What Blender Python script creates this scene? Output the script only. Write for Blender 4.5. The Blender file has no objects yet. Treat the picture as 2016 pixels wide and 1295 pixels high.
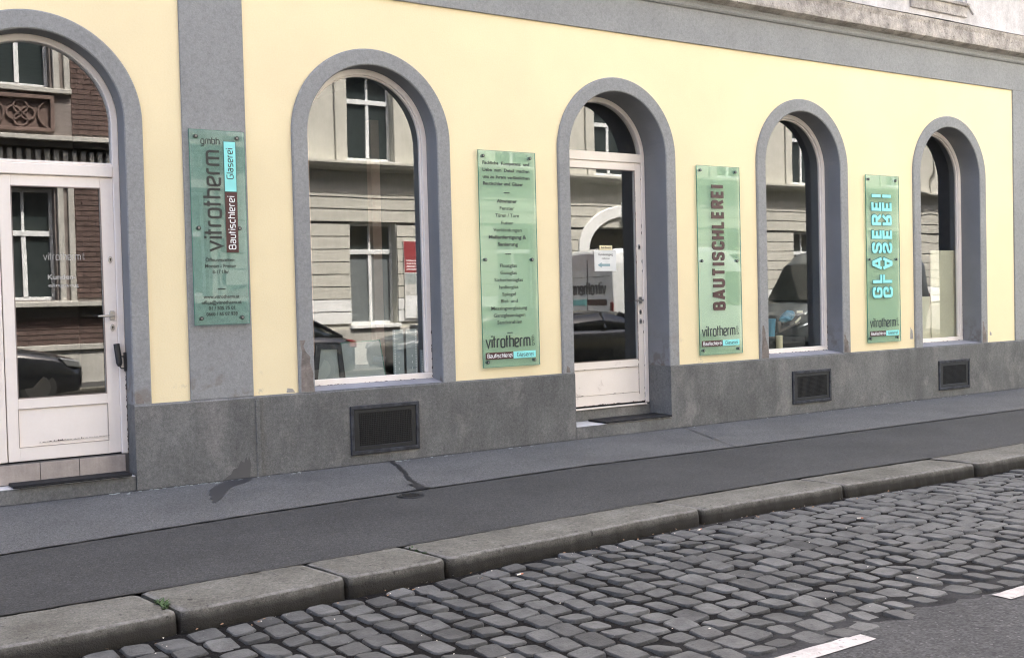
import bpy, bmesh, math, random
from mathutils import Vector, Matrix
random.seed(7)
S = bpy.context.scene
C = S.collection
PI = math.pi

# ---------------------------------------------------------------- camera
CAM = Vector((0.0, -9.328, 1.5))
yaw, pit, rol = 0.59674, -0.0277, -0.02501
F = Vector((math.sin(yaw)*math.cos(pit), math.cos(yaw)*math.cos(pit), math.sin(pit)))
R0 = Vector((math.cos(yaw), -math.sin(yaw), 0)); U0 = R0.cross(F)
RT = R0*math.cos(rol)+U0*math.sin(rol); UP = U0*math.cos(rol)-R0*math.sin(rol)
cd = bpy.data.cameras.new('camera'); cam = bpy.data.objects.new('camera', cd); C.objects.link(cam)
cam.matrix_world = Matrix(((RT.x, UP.x, -F.x, CAM.x), (RT.y, UP.y, -F.y, CAM.y), (RT.z, UP.z, -F.z, CAM.z), (0, 0, 0, 1)))
cd.sensor_width = 36; cd.lens = 36*2200/2016; cd.clip_start = .05; cd.clip_end = 2000
S.camera = cam
# ---------------------------------------------------------------- light
SUN_EL, SUN_AZ = math.radians(61), math.radians(24)      # azimuth from +y towards +x
w = bpy.data.worlds.new("World"); S.world = w; w.use_nodes = True
nt = w.node_tree; nt.nodes.clear()
sky = nt.nodes.new('ShaderNodeTexSky'); sky.sky_type = 'NISHITA'; sky.sun_disc = False
sky.sun_elevation = SUN_EL; sky.sun_rotation = SUN_AZ
sky.air_density = 0.5; sky.dust_density = 4.0; sky.ozone_density = .3
bg = nt.nodes.new('ShaderNodeBackground'); bg.inputs[1].default_value = 0.14
wo = nt.nodes.new('ShaderNodeOutputWorld')
nt.links.new(sky.outputs[0], bg.inputs[0]); nt.links.new(bg.outputs[0], wo.inputs[0])
sd = bpy.data.lights.new('sun', 'SUN'); sd.energy = 3.2; sd.angle = math.radians(.5); sd.color = (1, .95, .87)
so = bpy.data.objects.new('sun', sd); C.objects.link(so)
sdir = Vector((math.sin(SUN_AZ)*math.cos(SUN_EL), math.cos(SUN_AZ)*math.cos(SUN_EL), math.sin(SUN_EL)))
so.rotation_euler = sdir.to_track_quat('Z', 'Y').to_euler(); so.location = (0, 20, 40)
S.view_settings.view_transform = 'Standard'; S.view_settings.look = 'None'
S.view_settings.exposure = 3.28; S.view_settings.gamma = 1
S.view_settings.use_curve_mapping = False
try:
    S.cycles.use_denoising = True; S.cycles.denoising_prefilter = 'ACCURATE'; S.cycles.filter_width = 1.15; S.cycles.max_bounces = 8; S.cycles.diffuse_bounces = 5
    S.cycles.transparent_max_bounces = 16; S.cycles.sample_clamp_indirect = 8
    S.cycles.caustics_reflective = False; S.cycles.caustics_refractive = False
except Exception: pass

# ---------------------------------------------------------------- materials
def mat(name): 
    m = bpy.data.materials.new(name); m.use_nodes = True
    return m, m.node_tree, m.node_tree.nodes['Principled BSDF']
def N(nt, t, **k):
    n = nt.nodes.new(t)
    for a, b in k.items():
        if a.startswith('i_'):
            key = a[2:]; key = int(key) if key.isdigit() else key.replace('_', ' ')
            n.inputs[key].default_value = b
        else: setattr(n, a, b)
    return n
def ramp(nt, src, stops):
    r = nt.nodes.new('ShaderNodeValToRGB'); e = r.color_ramp.elements
    for i, (p, c) in enumerate(stops):
        el = e[i] if i < 2 else e.new(p)
        el.position = p; el.color = (c, c, c, 1) if isinstance(c, (int, float)) else (*c, 1)
    nt.links.new(src, r.inputs[0]); return r.outputs[0]
def pos(nt, scale=(1, 1, 1)):
    g = nt.nodes.new('ShaderNodeNewGeometry'); m = nt.nodes.new('ShaderNodeMapping')
    m.inputs['Scale'].default_value = scale; nt.links.new(g.outputs['Position'], m.inputs[0]); return m.outputs[0]
def noise(nt, sc, det=4, rough=.6, vec=None, scale=(1, 1, 1)):
    n = N(nt, 'ShaderNodeTexNoise'); n.inputs['Scale'].default_value = sc; n.inputs['Detail'].default_value = det
    n.inputs['Roughness'].default_value = rough
    nt.links.new(vec or pos(nt, scale), n.inputs['Vector']); return n.outputs['Fac']
def mix(nt, fac, a, b, mode='MIX'):
    m = nt.nodes.new('ShaderNodeMix'); m.data_type = 'RGBA'; m.blend_type = mode
    if isinstance(fac, (int, float)): m.inputs[0].default_value = fac
    else: nt.links.new(fac, m.inputs[0])
    for i, v in ((6, a), (7, b)):
        if isinstance(v, tuple): m.inputs[i].default_value = (*v, 1) if len(v) == 3 else v
        else: nt.links.new(v, m.inputs[i])
    return m.outputs[2]
def mth(nt, op, a, b=None):
    m = N(nt, 'ShaderNodeMath', operation=op)
    for i, v in ((0, a), (1, b)):
        if v is None: continue
        if isinstance(v, (int, float)): m.inputs[i].default_value = v
        else: nt.links.new(v, m.inputs[i])
    return m.outputs[0]
def bump(nt, bsdf, h, strength, dist):
    b = N(nt, 'ShaderNodeBump'); b.inputs['Strength'].default_value = strength; b.inputs['Distance'].default_value = dist
    nt.links.new(h, b.inputs['Height']); nt.links.new(b.outputs[0], bsdf.inputs['Normal'])
def zramp(nt, z0, z1):   # 0 at z0 -> 1 at z1
    g = nt.nodes.new('ShaderNodeNewGeometry'); s = nt.nodes.new('ShaderNodeSeparateXYZ'); nt.links.new(g.outputs['Position'], s.inputs[0])
    r = N(nt, 'ShaderNodeMapRange'); nt.links.new(s.outputs[2], r.inputs[0]); r.inputs[1].default_value = z0; r.inputs[2].default_value = z1
    return r.outputs[0]
def surf(name, col, var=.12, big=.8, fine=60, bstr=.35, bdist=.004, rough=.85, streak=0, spec=.25, dirt=None, metal=0, pits=0):
    m, t, b = mat(name)
    dark = tuple(c*(1-var) for c in col); light = tuple(min(1, c*(1+var)) for c in col)
    c = ramp(t, noise(t, big, 5), [(.3, dark), (.7, light)])
    f = noise(t, fine, 3, .7)
    c = mix(t, .5, c, ramp(t, f, [(.25, .42), (.75, .58)]), 'OVERLAY')
    if bstr >= .4: c = mix(t, .8, c, ramp(t, noise(t, fine*.35, 8, .88), [(.3, .32), (.7, .68)]), 'OVERLAY')
    if streak:
        s = ramp(t, noise(t, 3, 4, .6, None, (5, 5, .35)), [(.42, 1-streak), (.62, 1.0)])
        c = mix(t, 1, c, s, 'MULTIPLY')
    if pits:
        p = ramp(t, noise(t, 28, 2, .5), [(.66, 0), (.72, pits)])
        c = mix(t, p, c, tuple(x*.35 for x in col))
    if dirt:
        z0, z1, dc, th = dirt
        zz = zramp(t, z0, z1)
        k = mth(t, 'MULTIPLY', ramp(t, noise(t, 4.5, 6, .65), [(th, 0), (th+.08, 1)]), zz)
        c = mix(t, k, c, dc)
    t.links.new(c, b.inputs['Base Color']); b.inputs['Roughness'].default_value = rough
    b.inputs['Specular IOR Level'].default_value = spec; b.inputs['Metallic'].default_value = metal
    if bstr: bump(t, b, f, bstr, bdist)
    return m
def plain(name, col, rough=.5, metal=0, spec=.5, coat=0):
    m, t, b = mat(name); 
    c = ramp(t, noise(t, 9, 4), [(.3, tuple(x*.93 for x in col)), (.7, tuple(min(1, x*1.06) for x in col))])
    t.links.new(c, b.inputs['Base Color'])
    b.inputs['Roughness'].default_value = rough; b.inputs['Metallic'].default_value = metal
    b.inputs['Specular IOR Level'].default_value = spec; b.inputs['Coat Weight'].default_value = coat
    return m
def glass(name, tint, r0, wav=0.0, wscale=.9, rough=0, film=None):
    m, t, b = mat(name); t.nodes.remove(b)
    out = [n for n in t.nodes if n.type == 'OUTPUT_MATERIAL'][0]
    tr = N(t, 'ShaderNodeBsdfTransparent'); tr.inputs[0].default_value = (*tint, 1)
    base_ = tr.outputs[0]
    if film:                                     # pale milky film on the back of the plate
        df = N(t, 'ShaderNodeBsdfDiffuse'); df.inputs[0].default_value = (*film[1], 1); m0 = N(t, 'ShaderNodeMixShader'); g0 = N(t, 'ShaderNodeNewGeometry')
        t.links.new(mth(t, 'MULTIPLY', mth(t, 'SUBTRACT', 1.0, g0.outputs['Backfacing']), film[0]), m0.inputs[0])
        t.links.new(tr.outputs[0], m0.inputs[1]); t.links.new(df.outputs[0], m0.inputs[2]); base_ = m0.outputs[0]
    gl = N(t, 'ShaderNodeBsdfGlossy'); gl.inputs['Roughness'].default_value = rough
    if wav:
        bp = N(t, 'ShaderNodeBump'); bp.inputs['Strength'].default_value = 1; bp.inputs['Distance'].default_value = wav
        t.links.new(noise(t, wscale, 1, .4), bp.inputs['Height']); t.links.new(bp.outputs[0], gl.inputs['Normal'])
    g = N(t, 'ShaderNodeNewGeometry')
    dp = N(t, 'ShaderNodeVectorMath', operation='DOT_PRODUCT'); t.links.new(g.outputs['Normal'], dp.inputs[0]); t.links.new(g.outputs['Incoming'], dp.inputs[1])
    a = mth(t, 'SUBTRACT', 1.0, mth(t, 'ABSOLUTE', dp.outputs['Value']))
    f = mth(t, 'ADD', mth(t, 'MULTIPLY', mth(t, 'POWER', a, 5.0), 1-r0), r0)
    f = mth(t, 'MULTIPLY', f, mth(t, 'SUBTRACT', 1.0, g.outputs['Backfacing']))
    mx = N(t, 'ShaderNodeMixShader'); t.links.new(f, mx.inputs[0]); t.links.new(base_, mx.inputs[1]); t.links.new(gl.outputs[0], mx.inputs[2])
    t.links.new(mx.outputs[0], out.inputs[0]); return m

M = {}
M['yellow'] = surf('yellow_plaster', (.85, .728, .462), .06, .6, 70, .38, .004, .9, dirt=(1.1, .70, (.50, .45, .34), .61))
M['grey'] = surf('grey_paint', (.276, .279, .272), .09, 1.3, 80, .6, .004, .8, pits=.22, dirt=(1.15, .7, (.215, .195, .175), .56))
M['reveal'] = surf('grey_reveal_paint', (.238, .239, .236), .10, 1.2, 110, .35, .004, .8, dirt=(1.1, .7, (.17, .15, .13), .50))
M['sill'] = surf('sill_paint', (.30, .30, .32), .15, 3, 110, .35, .004, .8)
# plinth: dark render with pale scuffs
m, t, b = mat('plinth_render'); M['base'] = m
c = ramp(t, noise(t, 1.1, 5), [(.3, (.105, .105, .099)), (.7, (.186, .186, .174))])
k = ramp(t, noise(t, 2.6, 7, .62, None, (1, 1, .8)), [(.53, 0), (.72, .7)])
c = mix(t, k, c, (.27, .255, .235))
s = ramp(t, noise(t, 1.4, 6, .65, None, (4, 4, 1.2)), [(.35, .82), (.6, 1.03)]); c = mix(t, 1, c, s, 'MULTIPLY')
f1 = noise(t, 95, 3, .75); c = mix(t, .8, c, ramp(t, f1, [(.25, .32), (.75, .68)]), 'OVERLAY'); c = mix(t, .8, c, ramp(t, noise(t, 32, 8, .9), [(.32, .24), (.68, .76)]), 'OVERLAY')
t.links.new(c, b.inputs['Base Color']); b.inputs['Roughness'].default_value = .88; bump(t, b, f1, .7, .006)
M['stucco'] = surf('weathered_cornice_plaster', (.40, .365, .33), .42, 4.5, 26, 1.0, .018, .95, pits=.9)
M['upper'] = surf('weathered_upper_plaster', (.56, .53, .51), .2, 2.6, 40, .6, .008, .9, streak=.05)
M['flash'] = surf('cornice_flashing', (.16, .165, .18), .3, 5, 40, .3, .003, .6)
def asphalt(name, lo, hi, agg, tintb=.96, patch=1.2):
    m, t, b = mat(name)
    c = ramp(t, noise(t, patch, 6, .65), [(.32, (lo, lo, lo*tintb)), (.68, (hi, hi, hi*tintb))])
    v = N(t, 'ShaderNodeTexVoronoi'); v.inputs['Scale'].default_value = agg; t.links.new(pos(t), v.inputs['Vector'])
    sp = N(t, 'ShaderNodeSeparateColor'); t.links.new(v.outputs['Color'], sp.inputs[0])
    c = mix(t, .75, c, ramp(t, sp.outputs[0], [(.0, .14), (.9, .74), ]), 'OVERLAY')
    c = mix(t, .8, c, ramp(t, noise(t, agg*.22, 8, .9), [(.32, .22), (.68, .78)]), 'OVERLAY')
    fl = ramp(t, sp.outputs[1], [(.975, 0), (.99, .6)]); c = mix(t, fl, c, (.13, .13, .125))
    t.links.new(c, b.inputs['Base Color']); b.inputs['Roughness'].default_value = .82; b.inputs['Specular IOR Level'].default_value = .35
    v2 = N(t, 'ShaderNodeTexVoronoi'); v2.inputs['Scale'].default_value = 2.6; t.links.new(pos(t), v2.inputs['Vector'])
    c = mix(t, ramp(t, v2.outputs['Distance'], [(.045, .55), (.065, 0)]), c, (lo*.5, lo*.5, lo*.5))
    c = mix(t, ramp(t, noise(t, 5, 7, .75), [(.58, 0), (.66, .28)]), c, (lo*.55, lo*.55, lo*.55))
    h = mth(t, 'ADD', mth(t, 'MULTIPLY', v.outputs['Distance'], -.8), noise(t, agg*.5, 3, .7))
    bump(t, b, h, .6, .004); return m
M['pave_in'] = asphalt('pale_footpath_asphalt', .085, .120, 150)
M['pave_out'] = asphalt('dark_footpath_asphalt', .034, .051, 150)
M['road'] = asphalt('coarse_road_asphalt', .027, .046, 85, .98)
M['tar'] = plain('tar', (.012, .012, .013), .6)
M['stain'] = plain('wet_stain', (.034, .034, .035), .6)
M['wstain'] = plain('wet_wall_stain', (.088, .086, .082), .7)
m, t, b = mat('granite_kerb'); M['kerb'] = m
c = ramp(t, noise(t, 2.4, 7, .7), [(.30, (.085, .080, .064)), (.50, (.132, .126, .105)), (.72, (.188, .182, .155))])
f1 = noise(t, 110, 3, .8); c = mix(t, .8, c, ramp(t, f1, [(.25, .28), (.75, .70)]), 'OVERLAY'); c = mix(t, .9, c, ramp(t, noise(t, 40, 8, .92), [(.32, .15), (.68, .85)]), 'OVERLAY')
p_ = ramp(t, noise(t, 22, 2, .5), [(.68, 0), (.72, .8)]); c = mix(t, p_, c, (.025, .023, .02))
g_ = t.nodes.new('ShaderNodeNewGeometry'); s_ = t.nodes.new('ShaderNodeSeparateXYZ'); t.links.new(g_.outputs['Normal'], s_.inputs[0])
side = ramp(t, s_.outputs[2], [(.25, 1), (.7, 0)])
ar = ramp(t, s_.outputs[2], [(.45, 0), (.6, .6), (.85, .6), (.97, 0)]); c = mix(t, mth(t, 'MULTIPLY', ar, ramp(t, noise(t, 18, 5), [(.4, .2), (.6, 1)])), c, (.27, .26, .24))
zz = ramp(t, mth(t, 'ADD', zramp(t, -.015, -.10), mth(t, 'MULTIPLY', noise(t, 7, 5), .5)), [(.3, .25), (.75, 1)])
c = mix(t, mth(t, 'MULTIPLY', side, zz), c, (.038, .035, .029))     # street grime plus painted shade, darkening the gutter face
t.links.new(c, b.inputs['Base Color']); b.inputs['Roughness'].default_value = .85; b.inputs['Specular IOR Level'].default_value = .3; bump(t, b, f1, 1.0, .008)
M['cob'] = surf('granite_cobble', (.086, .086, .081), .42, 5.2, 85, 1.0, .006, .7, spec=.3, pits=.5)
t = M['cob'].node_tree; b = t.nodes['Principled BSDF']; src_ = b.inputs['Base Color'].links[0].from_socket
oi = N(t, 'ShaderNodeObjectInfo'); t.links.new(mix(t, 1, src_, ramp(t, oi.outputs['Random'], [(0, .62), (1, 1.22)]), 'MULTIPLY'), b.inputs['Base Color'])
M['bed'] = surf('joint_grit', (.020, .019, .018), .5, 12, 70, 1, .01, .95)
M['lanebed'], t, b = mat('joint_sand')           # black joints, washed over with pale asphalt dust beside the road
g_ = t.nodes.new('ShaderNodeNewGeometry'); s_ = t.nodes.new('ShaderNodeSeparateXYZ'); t.links.new(g_.outputs['Position'], s_.inputs[0])
r_ = N(t, 'ShaderNodeMapRange'); t.links.new(s_.outputs[1], r_.inputs[0]); r_.inputs[1].default_value = -5.4; r_.inputs[2].default_value = -5.9
k = mth(t, 'MULTIPLY', r_.outputs[0], ramp(t, noise(t, 3.5, 5), [(.35, .2), (.6, 1)]))
nn = noise(t, 90, 3, .7)
t.links.new(mix(t, k, ramp(t, nn, [(.3, (.005, .0048, .0045)), (.75, (.022, .021, .020))]), (.062, .062, .062)), b.inputs['Base Color']); b.inputs['Roughness'].default_value = 1; b.inputs['Specular IOR Level'].default_value = .05; bump(t, b, nn, 1, .01)
M['grit'] = plain('grit', (.045, .042, .038), .9)
M['white_line'] = surf('road_paint', (.36, .34, .32), .16, 7, 70, .5, .003, .75, pits=.7)
M['cream'] = surf('cream_gloss_paint', (.89, .825, .755), .04, 2, 50, .08, .002, .42, spec=.45, dirt=(1.0, .2, (.5, .42, .36), .62))
M['creamdark'] = plain('paint_groove', (.30, .25, .22), .7)
M['chip'] = plain('bare_rusty_chip', (.055, .028, .02), .85)
M['pane'] = glass('window_pane_glass', (.94, .96, .955), .18, .0008)
M['paneold'] = glass('old_window_pane_glass', (.94, .96, .955), .16, .0035, 1.3)
M['signglass'] = glass('green_sign_glass', (.825, .930, .905), .055, .0004, film=(.34, (.36, .58, .45)))
M['edge'] = plain('glass_edge', (.05, .17, .13), .25)
M['ink'] = plain('black_print', (.018, .020, .020), .45)
M['brown'] = plain('brown_acrylic', (.060, .013, .013), .4)
M['brownred'] = plain('brown_red_acrylic', (.055, .013, .013), .4)
M['cyan'] = plain('cyan_acrylic', (.27, .76, .73), .4)
M['cyanside'] = plain('dark_teal', (.03, .12, .12), .4)
M['white'] = plain('white_print', (.82, .84, .83), .5)
M['steel'] = plain('steel', (.45, .44, .42), .32, 1)
M['dsteel'] = plain('dark_steel', (.06, .06, .062), .4, .6)
M['screwhead'] = plain('grey_screw_head', (.22, .21, .2), .45, .6)
M['black'] = plain('black_paint', (.012, .012, .013), .5)
M['vent'] = surf('worn_black_grille_paint', (.008, .009, .010), .3, 8, 60, .4, .003, .5, spec=.5)
M['ventrim'] = surf('grille_rim', (.038, .040, .045), .6, 14, 60, .4, .003, .6)
M['void'] = plain('dark_void', (.008, .008, .008), .9)
M['tile'] = surf('beige_tile', (.42, .37, .33), .12, 9, 60, .15, .002, .55, streak=.12)
M['wtile'] = plain('white_tile', (.66, .66, .66), .35)
M['grout'] = plain('grout', (.10, .095, .09), .9)
M['rubber'] = surf('rubber_mat', (.018, .018, .019), .3, 20, 160, 1, .004, .7)
M['room'] = plain('room_paint', (.22, .22, .21), .9)
M['roomfloor'] = plain('room_floor', (.12, .11, .10), .7)
M['pinkwood'] = plain('inner_door_casing', (.62, .45, .37), .6)
M['brickm'] = surf('brown_brick', (.112, .078, .068), .35, 9, 60, .6, .004, .9)
M['mortar'] = surf('mortar', (.20, .175, .16), .2, 4, 60, .3, .003, .95)
M['stone'] = surf('pale_stone', (.46, .45, .41), .15, 1.5, 50, .4, .004, .85, streak=.12)
M['dstone'] = surf('dark_shaded_stone', (.105, .095, .085), .25, 3, 50, .4, .004, .85)
M['terra'] = surf('terracotta', (.15, .108, .092), .2, 5, 50, .4, .004, .85)
M['plast'] = surf('pale_plaster', (.54, .53, .465), .08, .9, 50, .3, .003, .9, streak=.08)
M['plast2'] = surf('white_plaster', (.76, .77, .75), .06, 1.5, 50, .3, .003, .9)
M['joint'] = plain('shadow_joint', (.06, .058, .052), .95)
M['wframe'] = plain('white_window_frame', (.72, .74, .74), .45)
M['wglass'] = plain('dark_window_glass', (.035, .045, .045), .06, 0, .6)
M['curtain'] = plain('grey_blind', (.16, .18, .185), .3, 0, .6)
M['ply'] = surf('pale_board', (.72, .67, .50), .05, 2, 40, .1, .002, .7)
M['card'] = plain('cardboard', (.13, .11, .09), .85)
M['bluep'] = plain('blue_plastic', (.05, .24, .36), .35)
M['paper'] = plain('paper', (.78, .80, .79), .8)
M['ypaper'] = plain('yellow_paper', (.80, .72, .48), .8)
M['arrow'] = plain('grey_blue_print', (.28, .42, .45), .8)
M['red'] = plain('red_print', (.30, .045, .05), .5)
M['orange'] = plain('orange_print', (.45, .16, .08), .5)
M['photo1'] = plain('grey_photo_print', (.36, .40, .39), .4)
M['photo2'] = plain('pale_photo_print', (.6, .6, .56), .5)
M['photo3'] = plain('dark_photo_print', (.12, .13, .16), .5)
M['carblack'] = plain('black_car_paint', (.010, .011, .013), .18, 0, .5, 1)
M['cardark'] = plain('dark_grey_car_paint', (.045, .05, .052), .22, .3, .5, 1)
M['carwhite'] = plain('white_van_paint', (.72, .74, .74), .3, 0, .5, .8)
M['cargrey'] = plain('grey_van_paint', (.10, .115, .12), .3, .3, .5, .8)
M['carglass'] = plain('car_glass', (.012, .016, .016), .04, 0, .8)
M['tyre'] = plain('tyre_rubber', (.015, .015, .015), .8)
M['lamp'] = plain('headlamp', (.22, .23, .23), .1, .3, .8)
M['faint'] = plain('thin_white_print', (.42, .42, .40), .6)
M['bare'] = surf('bare_render', (.20, .175, .155), .3, 9, 60, .6, .005, .95)
M['bare2'] = surf('grey_render_patch', (.36, .34, .31), .2, 9, 60, .6, .005, .95)
M['tail'] = plain('tail_lamp', (.16, .01, .008), .2, 0, .6)
M['leaf'] = plain('weed_leaf', (.045, .085, .022), .7)
M['leafy'] = plain('brown_leaf', (.22, .13, .07), .7)
M['butt'] = plain('cigarette_paper', (.75, .68, .58), .8)
M['ground'] = asphalt('far_ground_asphalt', .06, .08, 60)

# ---------------------------------------------------------------- mesh helpers
class MB:
    def __init__(s): s.v = []; s.f = []
    def add(s, vs, fs):
        o = len(s.v); s.v += [tuple(p) for p in vs]; s.f += [tuple(i+o for i in f) for f in fs]; return s
    def box(s, x0, x1, y0, y1, z0, z1):
        return s.add([(x0, y0, z0), (x1, y0, z0), (x1, y1, z0), (x0, y1, z0), (x0, y0, z1), (x1, y0, z1), (x1, y1, z1), (x0, y1, z1)],
                     [(0, 3, 2, 1), (4, 5, 6, 7), (0, 1, 5, 4), (1, 2, 6, 5), (2, 3, 7, 6), (3, 0, 4, 7)])
    def prism(s, poly, y0, y1):        # poly in (x,z), extruded along y
        n = len(poly); vs = [(x, y0, z) for x, z in poly]+[(x, y1, z) for x, z in poly]
        fs = [tuple(range(n)), tuple(range(2*n-1, n-1, -1))]+[(i, i+n, (i+1) % n+n, (i+1) % n) for i in range(n)]
        return s.add(vs, fs)
    def zprism(s, poly, z0, z1):
        n = len(poly); vs = [(x, y, z0) for x, y in poly]+[(x, y, z1) for x, y in poly]
        fs = [tuple(range(n-1, -1, -1)), tuple(range(n, 2*n))]+[(i, (i+1) % n, (i+1) % n+n, i+n) for i in range(n)]
        return s.add(vs, fs)
    def strip(s, A, B, closed=False):  # quads between two equal point lists
        n = len(A); k = n if closed else n-1
        return s.add(list(A)+list(B), [(i, (i+1) % n, (i+1) % n+n, i+n) for i in range(k)])
    def ring(s, out, inn, y0, y1, closed=False):   # frame following two (x,z) paths
        P = lambda p, y: [(a, y, b_) for a, b_ in p]
        s.strip(P(out, y0), P(inn, y0), closed); s.strip(P(inn, y1), P(out, y1), closed)
        s.strip(P(out, y1), P(out, y0), closed); s.strip(P(inn, y0), P(inn, y1), closed)
        if not closed:
            for e in (0, -1):
                a, b_ = out[e], inn[e]; s.add([(a[0], y0, a[1]), (b_[0], y0, b_[1]), (b_[0], y1, b_[1]), (a[0], y1, a[1])], [(0, 1, 2, 3)])
        return s
    def tube(s, a, b_, r, n=10, r2=None):
        a = Vector(a); b_ = Vector(b_); d = (b_-a).normalized(); u = d.orthogonal().normalized(); v = d.cross(u); r2 = r if r2 is None else r2
        A = [a+(u*math.cos(2*PI*i/n)+v*math.sin(2*PI*i/n))*r for i in range(n)]
        B = [b_+(u*math.cos(2*PI*i/n)+v*math.sin(2*PI*i/n))*r2 for i in range(n)]
        s.strip(A, B, True); o = len(s.v)
        s.add(A+B, [tuple(range(n-1, -1, -1)), tuple(range(n, 2*n))]); return s
    def torus(s, c, R, r, axis='y', n=24, k=6, a0=0, a1=2*PI):
        rings = []
        for i in range(n+1):
            a = a0+(a1-a0)*i/n; ring = []
            for j in range(k):
                q = 2*PI*j/k; rr = R+r*math.cos(q); h = r*math.sin(q)
                ring.append((c[0]+rr*math.cos(a), c[1]+h, c[2]+rr*math.sin(a)))
            rings.append(ring)
        for i in range(n): s.strip(rings[i], rings[i+1], True)
        return s
    def loft(s, rings):
        n = len(rings[0]); o = []
        for r in rings: o += r
        fs = []
        for k in range(len(rings)-1):
            fs += [(k*n+i, k*n+(i+1) % n, (k+1)*n+(i+1) % n, (k+1)*n+i) for i in range(n)]
        fs += [tuple(range(n-1, -1, -1)), tuple(range((len(rings)-1)*n, len(rings)*n))]
        return s.add(o, fs)
    def mesh(s, name, m, smooth=False, weld=True):
        me = bpy.data.meshes.new(name); me.from_pydata(s.v, [], s.f)
        bm = bmesh.new(); bm.from_mesh(me)
        if weld: bmesh.ops.remove_doubles(bm, verts=bm.verts, dist=1e-5)
        bmesh.ops.recalc_face_normals(bm, faces=bm.faces)
        if smooth:
            for f in bm.faces: f.smooth = len(f.verts) < 9
        bm.to_mesh(me); bm.free()
        if isinstance(m, str): m = M[m]
        me.materials.append(m); return me
    def build(s, name, m, parent=None, bevel=0, smooth=False, label=None, seg=1, weld=True):
        o = bpy.data.objects.new(name, s.mesh(name, m, smooth, weld)); C.objects.link(o)
        if parent: o.parent = parent; o.matrix_parent_inverse = parent.matrix_world.inverted()
        if bevel:
            b = o.modifiers.new('bevel', 'BEVEL'); b.width = bevel; b.segments = seg; b.limit_method = 'ANGLE'; b.angle_limit = math.radians(40)
        if label: o['label'] = label
        return o
def tag(o, label=None, cat=None, group=None, kind=None):
    if label: o['label'] = label
    if cat: o['category'] = cat
    if group: o['group'] = group
    if kind: o['kind'] = kind
    return o
def thing(name, label, cat, loc=(0, 0, 0), rz=0, group=None):
    o = bpy.data.objects.new(name, None); C.objects.link(o); o.location = loc; o.rotation_euler = (0, 0, rz)
    bpy.context.view_layer.update(); return tag(o, label, cat, group)
def box(*a): return MB().box(*a)
def arch(xc, R, zs, zb, n=40):      # open path: bottom-left up over to bottom-right
    p = [(xc-R, zb)]+[(xc+R*math.cos(PI-PI*i/n), zs+R*math.sin(PI-PI*i/n)) for i in range(n+1)]+[(xc+R, zb)]
    return p

# ================================================================ SETTING
ZC = -.105                                  # top of the cobbles and road
# ground
o = MB().add([(-150, -150, -.30), (200, -150, -.30), (200, 150, -.30), (-150, 150, -.30)], [(0, 1, 2, 3)]).build('ground', 'ground'); tag(o, kind='structure')
jline = [(-14, -1.9), (0, -1.9), (1.2, -1.88), (2.93, -1.68), (4.35, -1.60), (6.07, -1.52), (7.85, -1.585), (12.7, -1.62), (46, -1.62)]
kin = [(-14, -3.42), (0.9, -3.37), (1.67, -3.375), (3.3, -3.31), (5.4, -3.225), (6.9, -3.215), (8.53, -3.27), (12, -3.27), (46, -3.27)]
kout = [(-14, -3.9), (1.0, -3.90), (1.6, -3.87), (2.5, -3.81), (3.15, -3.77), (5.3, -3.64), (6.8, -3.64), (8.4, -3.70), (12, -3.71), (46, -3.71)]
def interp(pl, x):
    for (a, ya), (b_, yb) in zip(pl, pl[1:]):
        if x <= b_: return ya+(yb-ya)*(x-a)/(b_-a)
    return pl[-1][1]
rj = random.Random(3)
xs = [-14+.12*i for i in range(501)]
jy = [interp(jline, x)+rj.uniform(-.004, .004) for x in xs]
zt = lambda y: 0.0
m1 = MB().strip([(x, .12, 0) for x in xs], [(x, y, 0) for x, y in zip(xs, jy)])
o = m1.build('inner_pavement', 'pave_in'); tag(o, 'pale inner strip of the asphalt pavement', kind='structure')
m1 = MB().strip([(x, y, -.004) for x, y in zip(xs, jy)], [(x, interp(kin, x)+.005, -.004) for x in xs])
PAVE = m1.build('outer_pavement', 'pave_out'); tag(PAVE, 'dark outer strip of the asphalt pavement', kind='structure')
# tar joints: irregular ribbons
def ribbon(pts, w, z, rnd, name, m, parent, step=.05, vary=.6, jit=.004):
    A, B = [], []
    for (x0, y0), (x1, y1) in zip(pts, pts[1:]):
        L = math.hypot(x1-x0, y1-y0); n = max(1, int(L/step)); nx, ny = -(y1-y0)/L, (x1-x0)/L
        for i in range(n+(1 if (x1, y1) == pts[-1] else 0)):
            t_ = i/n; px = x0+(x1-x0)*t_; py = y0+(y1-y0)*t_
            j = rnd.uniform(-jit, jit); ww = w*(1+rnd.uniform(-vary, vary))/2
            A.append((px+nx*(j+ww), py+ny*(j+ww), z)); B.append((px+nx*(j-ww), py+ny*(j-ww), z))
    return MB().strip(A, B).build(name, m, parent)
ribbon([(x, interp(jline, x)) for x in [-14, 0, 1.2, 2.93, 4.35, 6.07, 7.85, 12.7, 46]], .020, .004, rj, 'tar_joint', 'tar', PAVE)
ribbon([(4.93, .0), (4.80, -.35), (4.66, -.75), (4.52, -1.05), (4.44, -1.38), (4.38, -1.58)], .035, .005, rj, 'tar_joint', 'tar', PAVE, .03, .5, .012)
ribbon([(4.42, -1.32), (4.37, -1.60)], .085, .006, rj, 'tar_joint', 'tar', PAVE, .03, .4, .01)
ribbon([(8.62, .0), (7.85, -1.585)], .010, .004, rj, 'tar_joint', 'tar', PAVE)
ribbon([(12.9, .0), (12.3, -1.62)], .008, .004, rj, 'tar_joint', 'tar', PAVE)
ribbon([(x, interp(kin, x)+.008) for x in [-14, .9, 1.67, 3.3, 5.4, 6.9, 8.53, 12, 46]], .018, .003, rj, 'tar_joint', 'tar', PAVE)
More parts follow.
